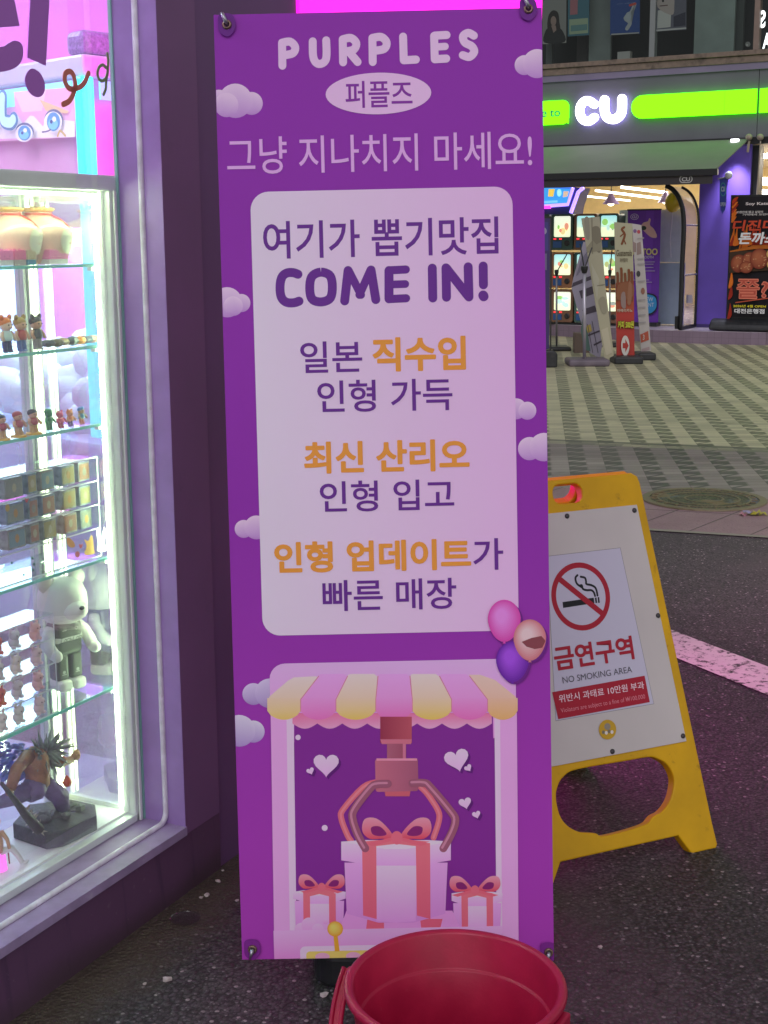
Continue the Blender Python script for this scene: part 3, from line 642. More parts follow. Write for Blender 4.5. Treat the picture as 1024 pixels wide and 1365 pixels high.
# hearts and dots
def heart(x, y, w_, rot=0.):
    pts = []
    for k in range(26):
        t = 2*math.pi*k/26; hx = 16*math.sin(t)**3; hy = 13*math.cos(t)-5*math.cos(2*t)-2*math.cos(3*t)-math.cos(4*t)
        hx, hy = hx*math.cos(rot)-hy*math.sin(rot), hx*math.sin(rot)+hy*math.cos(rot); pts.append((x+hx*w_/34, y-hy*w_/34))
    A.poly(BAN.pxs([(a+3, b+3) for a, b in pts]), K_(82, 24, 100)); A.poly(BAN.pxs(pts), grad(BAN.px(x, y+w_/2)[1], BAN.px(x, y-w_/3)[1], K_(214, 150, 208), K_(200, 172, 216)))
heart(435, 1018, 36); heart(414, 1027, 11, .4); heart(609, 1011.5, 35, .25); heart(624, 1023, 11, .6); heart(620, 1069.5, 18, .25); heart(635, 1085, 12, .3)
for x, y, r in ((397.5, 982.5, 3.6), (433, 1103, 4)): A.ppx(circ(x, y, r), K_(214, 170, 214))
# gifts
GB, GB2, RB, RB2 = K_(204, 140, 198), K_(216, 172, 214), K_(208, 98, 112), K_(196, 84, 110)
def gift(x0, x1, y0, y1, yl, drop, bow):
    xm = (x0+x1)/2; w_ = x1-x0
    A.ppx([(x0+.03*w_, yl), (x1-.03*w_, yl), (x1-.05*w_, y1-drop), (xm+.16*w_, y1), (xm-.16*w_, y1), (x0+.05*w_, y1-drop)], grad(BAN.px(xm, y1)[1], BAN.px(xm, yl)[1], K_(186, 120, 186), GB))
    A.ppx([(xm-.19*w_, yl), (xm+.19*w_, yl), (xm+.18*w_, y1-2), (xm, y1), (xm-.18*w_, y1-2)], grad(BAN.px(xm, y1)[1], BAN.px(xm, yl)[1], K_(196, 132, 194), GB2))
    A.ppx([(x0, y0+1), (x0+.2*w_, y0-1), (x1-.2*w_, y0-1), (x1, y0+1), (x1, yl-3), (xm+.2*w_, yl+4), (xm-.2*w_, yl+4), (x0, yl-3)], grad(BAN.px(xm, yl)[1], BAN.px(xm, y0)[1], GB, GB2))
    A.ppx([(x0+2, y0+1.5), (xm, y0-2), (x1-2, y0+1.5), (xm+.1*w_, y0+.1*(y1-y0)), (xm-.1*w_, y0+.1*(y1-y0))], K_(222, 178, 218))
    for sx in (-1, 1):
        xa, xb = sorted((xm+sx*.31*w_, xm+sx*.18*w_))
        A.ppx([(xa, y0+2), (xb, y0+3), (xb+.004*w_, y1-.4*drop), (xa+.01*w_, y1-drop*.8)], grad(BAN.px(xm, y1)[1], BAN.px(xm, y0)[1], RB2, RB))
        A.ppx([(xm, y0+4), (xm, y0-3), (xa if sx < 0 else xb, y0+1), (xb if sx < 0 else xa, y0+7)], RB)
    bx, by, bs = bow
    for sx in (-1, 1):
        q = [(bx+sx*x*bs, by-y*bs) for x, y in ((.05, 0), (.25, .32), (.6, .62), (.95, .6), (1.02, .25), (.8, .02), (.4, .02), (.12, -.05))]
        A.poly(BAN.pxs(crom(q, 4, True)), grad(BAN.px(bx, by)[1], BAN.px(bx, by-bs*.6)[1], K_(190, 62, 84), K_(224, 128, 148)))
        q = [(bx+sx*x*bs, by-y*bs) for x, y in ((.3, .16), (.5, .38), (.75, .36), (.72, .16), (.5, .1))]; A.poly(BAN.pxs(crom(q, 4, True)), K_(116, 32, 96))
        A.ppx([(bx, by), (bx+sx*.2*bs, by-2), (bx+sx*.95*bs, by+.13*bs), (bx+sx*.7*bs, by+.2*bs)], K_(204, 88, 108))
    A.ppx(circ(bx, by-2, bs*.17, bs*.2), K_(208, 92, 112))
gift(391, 461, 1187, 1245, 1200, 4, (429, 1184, 30)); gift(602, 670, 1189, 1246, 1203, 4, (633, 1188, 33))
A.ppx([(462, 1213), (603, 1213), (615, 1240), (452, 1240)], K_(198, 130, 190)); A.ppx([(490, 1222), (512, 1222), (512, 1240), (488, 1240)], RB2); A.ppx([(560, 1224), (590, 1224), (586, 1240), (562, 1240)], RB2)
gift(455, 601, 1120, 1229, 1149, 12, (529, 1118, 45))
for q in ([(517, 1044), (501, 1045), (492, 1052), (473, 1077), (470, 1090), (477, 1112), (487, 1130)], [(550, 1043), (566, 1043), (574, 1049), (601, 1081), (607, 1093), (602, 1110), (591, 1130)]):
    A.spx(q, 10.6, K_(134, 76, 98), 3); A.spx([(x-1.5, y-1) for x, y in q], 3.2, K_(172, 112, 136), 3)
# counter with joystick
for x, y, r in ((402, 1238, 9), (412, 1232, 10), (424, 1238, 8), (434, 1227, 4)): A.ppx(circ(x, y, r), grad(BAN.px(x, y+r)[1], BAN.px(x, y-r)[1], K_(196, 130, 190), K_(206, 160, 210)))
x0, y0 = BAN.px(366, 1279); x1, y1 = BAN.px(669, 1233)
A.poly([(x0, .0015), (x1, .0015), (x1, y1), (x0, y1)], grad(0, y1, K_(192, 118, 182), K_(210, 150, 204)))
x0, y0 = BAN.px(401, 1290); x1, y1 = BAN.px(560, 1257); A.poly(clip(rrect(x0, y0, x1, y1, .01), 0, 1, .001), K_(218, 170, 214))
x0, y0 = BAN.px(409, 1290); x1, y1 = BAN.px(552, 1264); A.poly(clip(rrect(x0, y0, x1, y1, .007), 0, 1, .001), K_(222, 172, 90))
A.poly(clip(circ(*BAN.px(430, 1274), .014, .008), 0, 1, .001), K_(206, 140, 170)); A.poly(clip(circ(*BAN.px(471, 1273), .014, .008), 0, 1, .001), K_(206, 140, 170))
A.ppx([(444.5, 1244), (450, 1244), (453, 1267), (446.5, 1267)], K_(206, 140, 44))
a, b = BAN.px(447, 1237); A.disc((a, b), .0152, .0152, K_(236, 180, 90), K_(206, 130, 40), (-.3, .3))
# balloons
def balloon(x, y, rx, ry, c0, c1, c2):
    def prof(k): return [(x+k*rx*math.sin(t)*(1-.12*max(0, -math.cos(t))), y-k*ry*math.cos(t)*(1.0 if math.cos(t) > 0 else 1.12)) for t in [2*math.pi*i/30 for i in range(30)]]
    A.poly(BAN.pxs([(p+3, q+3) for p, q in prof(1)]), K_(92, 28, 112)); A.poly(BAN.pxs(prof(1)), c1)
    for k, f in [(1-.075*j_, min(1, j_/9.)) for j_ in range(1, 12)]:
        A.poly(BAN.pxs([(p-rx*.25*(1-k), q-ry*.3*(1-k)) for p, q in prof(k)]), tuple(u+(v-u)*f for u, v in zip(c1, c0)))
    A.ppx([(x, y+ry*1.06), (x+2.5, y+ry*1.2), (x-2.5, y+ry*1.2)], c1)
    if c2: A.poly(BAN.pxs([(x+rx*u, y+ry*v) for u, v in ((-.5, .15), (.1, -.05), (.7, -.15), (.96, .1), (.75, .45), (.3, .52), (-.2, .4))]), c2)
balloon(672, 825.5, 22, 26.5, K_(222, 118, 190), K_(184, 62, 148), None)
balloon(683, 880, 22, 25.5, K_(140, 66, 190), K_(92, 32, 140), None)
balloon(706, 851, 21.8, 26, K_(232, 168, 172), K_(176, 104, 112), K_(116, 58, 66))
# dark round reinforcement patches at the eyelets
EY = [(303, 34), (704, 13), (337, 1264), (731, 1268)]
for i, (x, y) in enumerate(EY):
    a, b = BAN.px(x, y); A.poly(crom([(a-.013, b+.018), (a+.010, b+.018), (a+.016, b-.004), (a+.003, b-.021), (a-.013, b-.014), (a-.016, b)], 5, True), K_(88, 30, 112) if i < 2 else K_(104, 32, 116))
A.build('printed_sheet', PRINT, ban)
MB().box(BAN, 0, bw, 0, bh, -.0006, .0004).build('backing_sheet', mat('banner_cloth', (.3, .12, .36), .5), ban)
RUST = mat('rusty_ring', (.24, .15, .12), .4, .7, vary=.4, scale=200); STEEL = mat('grey_steel', (.4, .4, .44), .3, .8, vary=.1, scale=60)
for i, (x, y) in enumerate(EY):
    a, b = BAN.px(x, y); c = BAN.w(a, b, 0.006)
    ring = MB().lathe(c, [(.0045, 0), (.0045, .003), (.0065, .004), (.0085, .0025), (.009, 0)], n=20, axis=BAN.n, cap=False).build('eyelet', RUST, ban, smooth=True)
    if i < 2: MB().tube([BAN.w(a+.001, b-.001, .004), BAN.w(a-.003, b+.007, .014), BAN.w(a-.007, b+.018, .012), BAN.w(a-.009, b+.021, .002)], [.0034, .004, .0034, .003], n=10).build('hook', STEEL, ban, smooth=True)
    else: MB().tube([BAN.w(a+.001, b+.002, .004), BAN.w(a-.001, b-.003, .014), BAN.w(a-.005, b-.017, .012)], [.004, .004, .0012], n=10).build('hook', STEEL, ban, smooth=True)
cpl = BAN.w(bw/2, .95, -.05)
for i, (x, y) in enumerate(EY):
    a, b = BAN.px(x, y); MB().tube([BAN.w(a, b, -.012), cpl], .004).build('arm', STEEL, ban)
bc = ground(525, 1290); MB().tube([V((bc.x, bc.y+.22, .05)), cpl], .011).build('pole', STEEL, ban, smooth=True)
x0 = ground(418, 1318).x; gy = ground(440, 1320).y
MB().prism(WF, rrect(x0, gy, x0+.34, gy+.38, .05, 6), 0.0, .075).build('water_base', DARKPLASTIC, ban, bevel=.014, seg=3)
# ------------------------------------------------------------------ red bucket
BKR, BKH = .178, .285
bkc = ground(607, 1309, BKH); bkc.z = 0
bk = thing('bucket', bkc, 'empty deep red plastic bucket standing in front of the purple banner', 'bucket')
RED = mat('red_plastic', (.42, .007, .05), .38, vary=.12, scale=18, dirt=(.42, .09, .13), dscale=38, dth=.64, bump=.03, bscale=160)
bt = .128; tk = .003
def rr(h): return bt+(BKR-.012-bt)*h/BKH
prof = [(.0, .002), (bt, .002), (rr(.1), .1), (rr(.225), .225), (rr(.225)+.004, .2252), (rr(BKH-.01)+.003, BKH-.012), (BKR-.002, BKH-.014), (BKR+.001, BKH-.010), (BKR, BKH-.003), (BKR-.004, BKH), (BKR-.010, BKH), (BKR-.0145, BKH-.004), (rr(.22)-tk+.003, .22), (rr(.218)-tk-.0015, .2175), (rr(.1)-tk, .1), (bt-tk, .008), (.0, .007)]
MB().lathe(bkc, prof, n=72, cap=False).build('body', RED, bk, smooth=True).modifiers.new('bevel', 'BEVEL').width = .0008
lug = V((math.cos(math.radians(-29)), math.sin(math.radians(-29)), 0)); up = V((0, 0, 1))
for s_ in (1, -1):
    d = lug*s_; F = Frame(bkc+d*(BKR-.004), up.cross(d)*-1 if False else V((-d.y, d.x, 0)))
    m_ = MB(); m_.box(F, -.03, .03, BKH-.052, BKH-.016, -.012, .012) if True else None
    m_.box(F, -.02, .02, BKH-.068, BKH-.050, -.012, .016); m_.lathe(bkc+d*(BKR+.004)+up*(BKH-.036), [(.0095, 0), (.0095, .016), (.007, .019)], n=16, axis=d)
    m_.build('lug', RED, bk, bevel=.003)
# bail handle hanging down on the left-front side: two strands of a flat grip strap
hp = []
d = V((-d_.x, d_.y, 0)) if False else -lug
a0 = bkc+(-lug)*(BKR+.012)+up*(BKH-.03); a1 = bkc+lug*(BKR+.012)+up*(BKH-.03)
side = V((-lug.y, lug.x, 0))
side = side if side.dot(V((-1, -1, 0))) > 0 else -side
for k in range(29):
    t = math.pi*k/28; R = BKR+.012
    hp.append(bkc+(-lug)*(R*math.cos(t))+up*(BKH-.03)+(side*.60-up*.80).normalized()*(R*1.05*math.sin(t))+side*(.055*math.sin(t)))
hq = []
for k in range(29):
    t = math.pi*k/28; o_ = (hp[k]-(bkc+up*(BKH-.03))).normalized(); hq.append(hp[k]+o_*.017+(side*.0-up*.0))
m_ = MB(); m_.tube(hp, .0042, n=8); m_.tube(hq, .0042, n=8)
m_.add([p for ab in zip(hp, hq) for p in ab], [(2*i, 2*i+1, 2*i+3, 2*i+2) for i in range(28)])
m_.build('handle', RED, bk, smooth=True)
# ------------------------------------------------------------------ yellow A-board
_e = Vector(ground(957, 1130))-Vector(ground(740, 1180)); _e.normalize()
LEAN = math.radians(18)
_bk = V((-_e.y, _e.x, 0)); AF = Frame(ground(957, 1130), _e, _bk*math.sin(LEAN)+V((0, 0, math.cos(LEAN))))
AC = -.272
YEL = mat('yellow_plastic', (.68, .375, .004), .45, spec=.3, vary=.13, scale=7, dirt=(.16, .085, .012), dscale=16, dth=.60, bump=.05, bscale=45)
def mir(pts): return [(2*AC-a, b) for a, b in pts]
rt = AF.pxs([(945, 1133), (928, 1136), (906, 1124)])
right = [(AC+.273, .004), (AC+.273, .0), (AC+.195, .0), (AC+.165, .048)]
right = [(AC, .048)]+right[::-1][0:1]+[(AC+.192, .004), (AC+.2, 0), (AC+.268, 0), (AC+.2735, .008), (AC+.268, .06), (AC+.211, .905), (AC+.206, .922), (AC+.19, .932), (AC, .932)]
outer = right+mir(right)[::-1][1:-1]
ov = AF.pxs([(700+x/3.16, 950+y/3.16) for x, y in ((133, 360), (140, 310), (165, 270), (220, 240), (420, 205), (520, 188), (560, 195), (600, 220), (625, 265), (628, 310), (612, 370), (580, 415), (548, 433), (535, 445), (510, 470), (420, 500), (330, 520), (305, 510), (290, 507), (230, 502), (180, 475), (148, 430))])
hr = AF.pxs([(758, 645), (771, 650), (777, 661), (771, 669)]); hm = max(a for a, b in hr)
hy1, hy0 = AF.px(758, 645)[1], AF.px(765, 670)[1]
hole = rrect(2*AC-hm, hy0, hm, hy1, (hy1-hy0)*.42, 5)
print('aboard', AF.px(850, 627), AF.px(957, 1110), 'handle', hm-AC, hy0, hy1)
sg = thing('a_board', AF.w(AC, 0, 0), 'yellow folding A-board with a white no smoking notice beside the purple banner', 'sign')
TH = .028
ov = crom(ov, 4, True)
fr = plate(AF, [outer, ov, hole], TH, .004, -TH/2).build('frame', YEL, sg)
BF = Frame(AF.w(0, 0, -.0)+_bk*(2*.932*math.sin(LEAN)+.035), _e, -_bk*math.sin(LEAN)+V((0, 0, math.cos(LEAN))))
plate(BF, [outer, ov, hole], TH, .004, TH/2).build('rear_frame', YEL, sg)
x1, y1 = AF.px(848, 673); x2, y2 = AF.px(914, 988); xr = x1; hw = (x1-AC)
BOARD = mat('white_sign_board', (.58, .53, .52), .45, vary=.05, scale=5, dirt=(.45, .4, .38), dscale=40, dth=.7)
xb = x2-AC
brd = plate(AF, [[(AC-xb, y2), (AC+xb, y2), (AC+hw, y1), (AC-hw, y1)]], .004, .0008, .0022).build('board', BOARD, sg)
N = Art(AF, .0045, .00006)
PKA = 1/.75
def Q(r, g, b): return tuple(min(.88, lin(x)*PKA) for x in (r, g, b))
nr, nt = AF.px(825.4, 730.8); nr2, nb = AF.px(870, 938); nl = AF.px(740.4, 963.7)[0]; nl2 = AF.px(728, 742.5)[0]
NW = Q(176, 172, 190); NR = Q(150, 30, 48); NK = (.015, .016, .02)
N.poly([(nl-.001, nb-.001), (nr2+.001, nb-.001), (nr+.001, nt+.001), (nl2-.001, nt+.001)], Q(110, 104, 110)); N.poly([(nl, nb), (nr2, nb), (nr, nt), (nl2, nt)], NW)
ca, cb_ = AF.px(773.2, 795.2); rad = (AF.px(773, 749)[1]-AF.px(773, 841)[1])/2; print('ring', ca, cb_, rad)
N.poly(circ(ca, cb_, rad, n=48), NR); N.poly(circ(ca, cb_, rad*.84, n=48), NW)
def z3(pts): return [(700+x/3.413, 700+y/3.413) for x, y in pts]
q = AF.pxs(z3([(170, 363), (175, 376), (312, 356), (310, 331)])); yb = AF.px(760, 806)[1]; ytop = AF.px(790, 797)[1]; 
N.ppx(z3([(170, 350), (312, 330), (316, 355), (173, 377)]), NK); N.ppx(z3([(317, 330), (325, 329), (328, 354), (320, 355)]), NK); N.ppx(z3([(330, 328), (337, 327), (340, 353), (332, 354)]), NK)
N.spx(z3([(238, 228), (229, 240), (233, 262), (246, 275), (258, 274), (263, 290), (280, 296), (300, 296), (312, 305), (318, 322)]), 2.5, NK, 4)
N.spx(z3([(253, 235), (272, 240), (277, 256), (279, 268), (300, 273), (318, 283), (326, 302), (329, 320)]), 2.5, NK, 4)
N.stroke([(ca-rad*.68, cb_+rad*.62), (ca+rad*.68, cb_-rad*.62)], rad*.17, NR, False)
N.text('금연구역', (741, 895), (841.5, 847), NR, .03); N.text('NO SMOKING AREA', (750.4, 911), (841.5, 888), Q(80, 78, 88), 0)
bl, br, tl_, tr_ = (744, 958.7), (866, 935.9), (736, 922.7), (859, 900.7); N.ppx([bl, br, tr_, tl_], NR)
N.text('위반시 과태료 10만원 부과', (745.5, 937), (857.5, 908), Q(208, 186, 196), .008); N.text('Violators are subject to a fine of ₩100,000', (748, 952), (859, 925), Q(196, 120, 132), -.002)
N.ppx(circ(809.6, 972.5, 11.6, 13.2, 26), Q(176, 140, 40)); N.ppx(circ(809.4, 968.5, 4.2, 4.6, 14), Q(130, 122, 110))
for u in range(4): N.ppx(circ(804+u*3.8, 976-u*.5+(u % 2)*1.3, 2.1, 2.5, 9), Q(196, 190, 186) if u % 2 else Q(110, 104, 90))
N.build('notice', PRINT, sg)
for x, y in ((754.7, 688.3), (844.3, 680.7), (875.8, 820.7), (909, 981), (815, 1001.6)):
    a, b = AF.px(x, y); MB().lathe(AF.w(a, b, .0044), [(.0062, 0), (.006, .002), (.0035, .0038), (0, .0042)], n=14, axis=AF.n, cap=False).build('rivet', mat('dark_rivet', (.06, .055, .06), .4, .3), sg, smooth=True)
# ------------------------------------------------------------------ convenience store across the street
FC = FAC
ST = .18
sp = [ground(x, y) for x, y in ((725, 447), (800, 452), (870, 456.5), (920, 458.3), (970, 459.5), (1000, 460.3), (1020, 460.5), (1036, 459.5))]
spl = [FC.px(x, y) for x, y in ()]
def fa(p): return ((p-FC.o).dot(FC.x), (p-FC.o).dot(FC.n))
fs_ = [fa(p) for p in sp]; print('step', fs_)
fs_ = [(-12, fs_[0][1]+.3)]+fs_+[(fs_[-1][0]+.5, fs_[-1][1]-.6), (9, .4)]
FP = Frame(FC.o, FC.x, FC.n)   # plan frame of the store: a along front, b outward
def plan(poly, z0, z1, mb=None, mi=0):
    mb = mb or MB(); n = len(poly)
    p = [FC.w(a, z0, c) for a, c in poly]+[FC.w(a, z1, c) for a, c in poly]
    return mb.add(p, [list(range(n))[::-1], list(range(n, 2*n))]+[(i, (i+1) % n, (i+1) % n+n, i+n) for i in range(n)], mi)
m, t, b, P, X, Y, q = newmat('tiled_step')
sx = t.nodes.new('ShaderNodeSeparateXYZ'); t.links.new(P, sx.inputs[0]); Z = sx.outputs[2]
al = q.m('ADD', q.m('MULTIPLY', X, .878), q.m('MULTIPLY', Y, -.479)); fa_ = q.m('FRACT', q.m('DIVIDE', al, .1)); fz = q.m('FRACT', q.m('DIVIDE', Z, .09))
jj = q.m('SUBTRACT', 1., q.m('MULTIPLY', q.step(fa_, 0., .07), q.step(fz, 0., .07))); n1 = q.noise(P, 3, 5)
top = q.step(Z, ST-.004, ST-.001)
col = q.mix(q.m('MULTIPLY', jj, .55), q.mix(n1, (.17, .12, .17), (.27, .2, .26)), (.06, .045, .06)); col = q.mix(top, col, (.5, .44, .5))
t.links.new(col, b.inputs['Base Color']); b.inputs['Roughness'].default_value = .4
struct(plan(fs_+[(9, -6), (-12, -6)], 0, ST).build('tiled_step', m))
cu = thing('convenience_store', FC.w(0, 0, 0), 'convenience store with grey fascia, glowing CU sign and green awning', 'shop')
GREY = mat('grey_fascia_panel', (.13, .125, .155), .5, vary=.08, scale=2); BAND = mat('lilac_grey_band', (.2, .17, .26), .5, vary=.1, scale=3)
CPUR = mat('violet_wall', (.15, .085, .48), .5, vary=.08, scale=3, bump=.03, bscale=12)
SILB = mat('weathered_brown_sill', (.2, .15, .115), .65, vary=.2, scale=12, dirt=(.05, .042, .03), dscale=5, dth=.5)
BLK = mat('black_metal', (.018, .018, .02), .4, .2)
zs0 = FC.px(722, 102)[1]; zs1 = FC.px(722, 86.8)[1]; zf = FC.px(722, 194.8)[1]; zb = FC.px(722, 110.5)[1]
AR = FC.px(1002, 205)[0]; aM = FC.px(1011, 120)[0]
w = MB(); w.box(FC, -12, aM-.004, zf, zb, -.4, -.02); w.box(FC, aM+.004, 9, zf, zb, -.4, -.02); w.build('fascia', GREY, cu)
MB().box(FC, -12, 9, zb, zs0, -.4, .012).build('fascia_band', BAND, cu)
w = MB(); w.box(FC, -12, 9, zs0, zs1-.07, -.3, .03); w.box(FC, -12, 9, zs1-.066, zs1, -.3, .06); w.build('window_sill', SILB, cu, bevel=.006)
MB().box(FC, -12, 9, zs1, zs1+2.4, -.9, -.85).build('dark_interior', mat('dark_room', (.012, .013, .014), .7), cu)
MB().box(FC, -12, 9, zs1+2.4, zs1+2.7, -.9, .05).build('upper_wall', GREY, cu)
for x0, x1 in ((1004.4, 1011.5), (866, 873)):
    a0, a1 = FC.px(x0, 68)[0], FC.px(x1, 68)[0]; MB().box(FC, a0, a1, zs1, zs1+2.4, -.1, .03).build('mullion', mat('brown_frame', (.22, .16, .13), .5, vary=.1) if x0 > 900 else mat('grey_frame', (.2, .22, .22), .5), cu)
for x0, x1, k, cc in ((785, 814, -.3, (.16, .19, .18)), (925, 978, -.25, (.2, .25, .23)), (979, 990, -.4, (.045, .055, .05)), (728, 736, -.3, (.09, .1, .1)), (769, 784, -.5, (.05, .045, .045))):
    a0, a1 = FC.px(x0, 60, k)[0], FC.px(x1, 60, k)[0]; MB().box(FC, a0, a1, zs1, zs1+2.4, k-.06, k).build('curtain_panel', mat('grey_green_panel%d' % x0, cc, .7, vary=.15, scale=3), cu)
a0, b0 = FC.px(823, 80, -.2); a1, b1 = FC.px(840, 68, -.2); MB().box(FC, a0, a1, zs1, b1, -.3, -.2).build('white_box', mat('off_white_card', (.35, .35, .33), .6), cu)
UG = Art(FC, -.03, .0006)
def pst(x0, y0, x1, y1, col):
    global UG
    if UG.mb.v: UG.build('window_poster', PRINT, cu)
    UG = Art(FC, -.03, .0006)
    UG.ppx([(x0, y1+1.6), (x1, y1-.2), (x1+.6, y0-90), (x0+.6, y0-90)], col)
pst(723, 0, 755, 57, (.2, .2, .19)); UG.ppx([(724, 59), (755, 57), (755, 54), (724, 56)], (.3, .29, .27))
UG.ppx(crom([(726, 57), (727, 42), (733, 36), (742, 36), (750, 41), (753, 56)], 4, True), (.02, .02, .022)); UG.ppx(crom([(731, 40), (731, 22), (737, 14), (744, 17), (746, 30), (746, 40)], 4, True), (.025, .02, .02)); UG.ppx(circ(738, 28, 3.8, 6.5, 16), (.24, .17, .15)); UG.ppx([(735, 34), (741, 34), (742, 40), (738, 44)], (.24, .17, .15))
pst(757, 0, 785.5, 47, (.05, .13, .17)); UG.ppx([(759, 46), (784, 44), (784, 24), (759, 26)], (.25, .32, .22)); UG.ppx([(760, 20), (770, 19), (771, -40), (761, -40)], (.3, .12, .14)); UG.ppx([(761, 42), (783, 40), (783, 32), (761, 34)], (.1, .2, .2))
pst(813.5, 0, 853, 45, (.022, .055, .2)); UG.text('ALL NEW', (822, 6), (846, 3), (.25, .3, .4)); UG.spx([(846, 6), (842, 16), (834, 24), (840, 30), (836, 38)], 5, (.3, .32, .34), 4); UG.ppx(circ(838, 22, 4, 6), (.3, .33, .36)); UG.spx([(840, 7), (847, 5)], 3, (.4, .06, .05)); UG.ppx([(815, 47), (852, 44.5), (852, 43), (815, 45)], (.3, .3, .3))
pst(874.5, 0, 915, 40, (.1, .1, .13)); UG.ppx([(876, 38), (894, 36), (895, 12), (877, 14)], (.42, .42, .4)); UG.ppx(crom([(877, 10), (880, -8), (897, -8), (899, 8), (896, 20)], 4, True), (.35, .3, .28)); UG.ppx([(898, 36), (914, 34), (914, 16), (898, 22)], (.03, .03, .05)); UG.ppx([(875, 42), (915, 38.5), (915, 36.5), (875, 39.5)], (.4, .4, .4)); UG.ppx(circ(884, 1, 1.5, 2), (.02, .02, .02)); UG.spx([(880, 8), (890, 7)], 1.2, (.1, .05, .05))
UG.build('window_poster', PRINT, cu); UG = Art(FC, -.03, .0006); UG.ppx(circ(997, 59, 3.5, 3.5), (.2, .2, .19)); UG.ppx(circ(996, 60, 1.4), (.4, .4, .38))
UG.build('vent_disc', PRINT, cu)
MB().sheet(FC, [(-12, zs1), (9, zs1), (9, zs1+2.4), (-12, zs1+2.4)], .0).build('window_pane', glass('dark_window_glass', (.75, .8, .78), .02), cu)
LITW = mat('lit_white_letter', (1, 1, 1), .4, emit=(.93, .96, 1), es=3.0); LIME = mat('lit_lime_acrylic', (.015, .06, .0), .4, emit=(.105, 1, .0), es=3.6)
Lm = Frame(FC.w(0, 0, -.06), FC.x)
a0 = Lm.px(1013, 20)[0]
m_ = MB()
for ch, bl, tr in (('S', (1012.5, 37.5), (1021, 13.5)), ('A', (1016.5, 65), (1028, 43.5))):
    vs, ff = glyphs(ch, .03); p0, p1 = Lm.px(*bl), Lm.px(*tr); m_.add([Lm.w(p1[0]-(p1[0]-p0[0])*x, p0[1]+(p1[1]-p0[1])*y, 0) for x, y in vs], ff)
m_.build('window_letter', LITW, cu)
# glowing sign
def lz(pts): return [(700+x/6.2, 40+y/6.2) for x, y in pts]
KS = .09
def letter(pts, wpx, n=5):
    q = FC.pxs(crom(lz(pts), n), KS); return stroke_outline(q, wpx/6.2*(FC.px(801, 140, KS)[0]-FC.px(800, 140, KS)[0]))
cpts = [(510+64*math.cos(math.radians(t)), 668-86*math.sin(math.radians(t))) for t in range(36, 330, 14)]
lt = MB(); lt.prism(FC, letter([(566, 612)]+cpts[1:-1]+[(568, 722)], 64, 1), .03, KS); lt.build('sign_letter', LITW, cu)
HALO = mat('violet_halo', (.4, .3, 1), .4, emit=(.4, .3, 1), es=6)
MB().prism(FC, letter([(566, 612)]+cpts[1:-1]+[(568, 722)], 50, 1), .034-.02+.003, .0285).build('halo_strip', HALO, cu); MB().prism(FC, letter([(652, 577), (653, 668), (668, 712), (700, 735), (740, 734), (777, 708), (795, 664), (797, 568)], 52), .017, .0285).build('halo_strip', HALO, cu)
lt = MB(); lt.prism(FC, letter([(652, 577), (653, 668), (668, 712), (700, 735), (740, 734), (777, 708), (795, 664), (797, 568)], 68), .03, KS); lt.build('sign_letter', LITW, cu)
zt, zl = FC.px(855, 127, .06)[1], FC.px(1008, 150.5, .06)[1]; aL, aR_ = FC.px(841.5, 145, .06)[0], FC.px(1008.5, 135, .06)[0]; r_ = (zt-zl)/2
pl = [(aR_, zl), (aR_, zt)]+[(aL+r_+r_*math.cos(t), zl+r_+r_*math.sin(t)) for t in [math.pi/2+math.pi*k/12 for k in range(13)]]
MB().prism(FC, pl, .032, .06).build('lime_light_bar', LIME, cu); aM2 = FC.px(1012.5, 135, .06)[0]
MB().box(FC, aM2, aM2+4, zl, zt, .032, .06).build('lime_light_bar', LIME, cu)
aj = FC.px(966, 135, .06)[0]; MB().box(FC, aj-.006, aj+.006, zl, zt, .06, .0615).build('joint', mat('lime_joint', (.01, .05, .0), .4, emit=(.105, 1, 0), es=3.0), cu)
z2, z3_ = FC.px(740, 134, .06)[1], FC.px(740, 166, .06)[1]; aR2 = FC.px(758, 150, .06)[0]; aL2 = aR2-1.35
pl = rrect(aL2, z3_, aR2, z2, r_*.62, 6); tail = [FC.px(754, 163, .06), FC.px(757.5, 164.5, .06), FC.px(757.5, 158, .06)]
MB().prism(FC, pl, .032, .06).build('lime_speech_bubble', LIME, cu); MB().prism(FC, tail, .033, .0605).build('bubble_tail', LIME, cu)
BT = Art(FC, .0625, .001); BT.text('Welcome to', (668, 159), (747, 144), (.03, .07, .28), .012); BT.build('sign_text', PRINT, cu)
# retractable awning
k = 1.0
for _ in range(30):
    k += (FC.px(1000, 188)[0]-FC.px(953, 228, k)[0])*1.2
KA = k; print('awning reach', KA)
aA = FC.px(1000, 188)[0]; zA = FC.px(900, 190)[1]; zB = FC.px(953, 228, KA)[1]; zC = FC.px(948, 245, KA)[1]
AWN = mat('olive_grey_awning_cloth', (.2, .2, .175), .75, vary=.1, scale=2.2)
m_ = MB(); m_.add([FC.w(-12, zA, .04), FC.w(aA, zA, .04), FC.w(aA, zB, KA), FC.w(-12, zB, KA), FC.w(-12, zA+.02, .04), FC.w(aA, zA+.02, .04), FC.w(aA, zB+.02, KA), FC.w(-12, zB+.02, KA)], [(0, 1, 2, 3), (7, 6, 5, 4), (0, 4, 5, 1), (1, 5, 6, 2), (2, 6, 7, 3)])
aw = m_.build('awning', AWN, cu)
w = MB(); w.box(FC, -12, aA+.05, zB-.055, zB+.03, KA, KA+.06); w.build('front_bar', BLK, aw, bevel=.004)
w = MB(); w.box(FC, -12, aA-.02, zC, zB-.056, KA+.02, KA+.03); w.build('valance', mat('dark_valance', (.035, .03, .032), .7, vary=.1), aw)
w = MB(); w.box(FC, -12, 9, zf-.09, zf, .031, .1); w.build('awning_housing', BLK, cu)
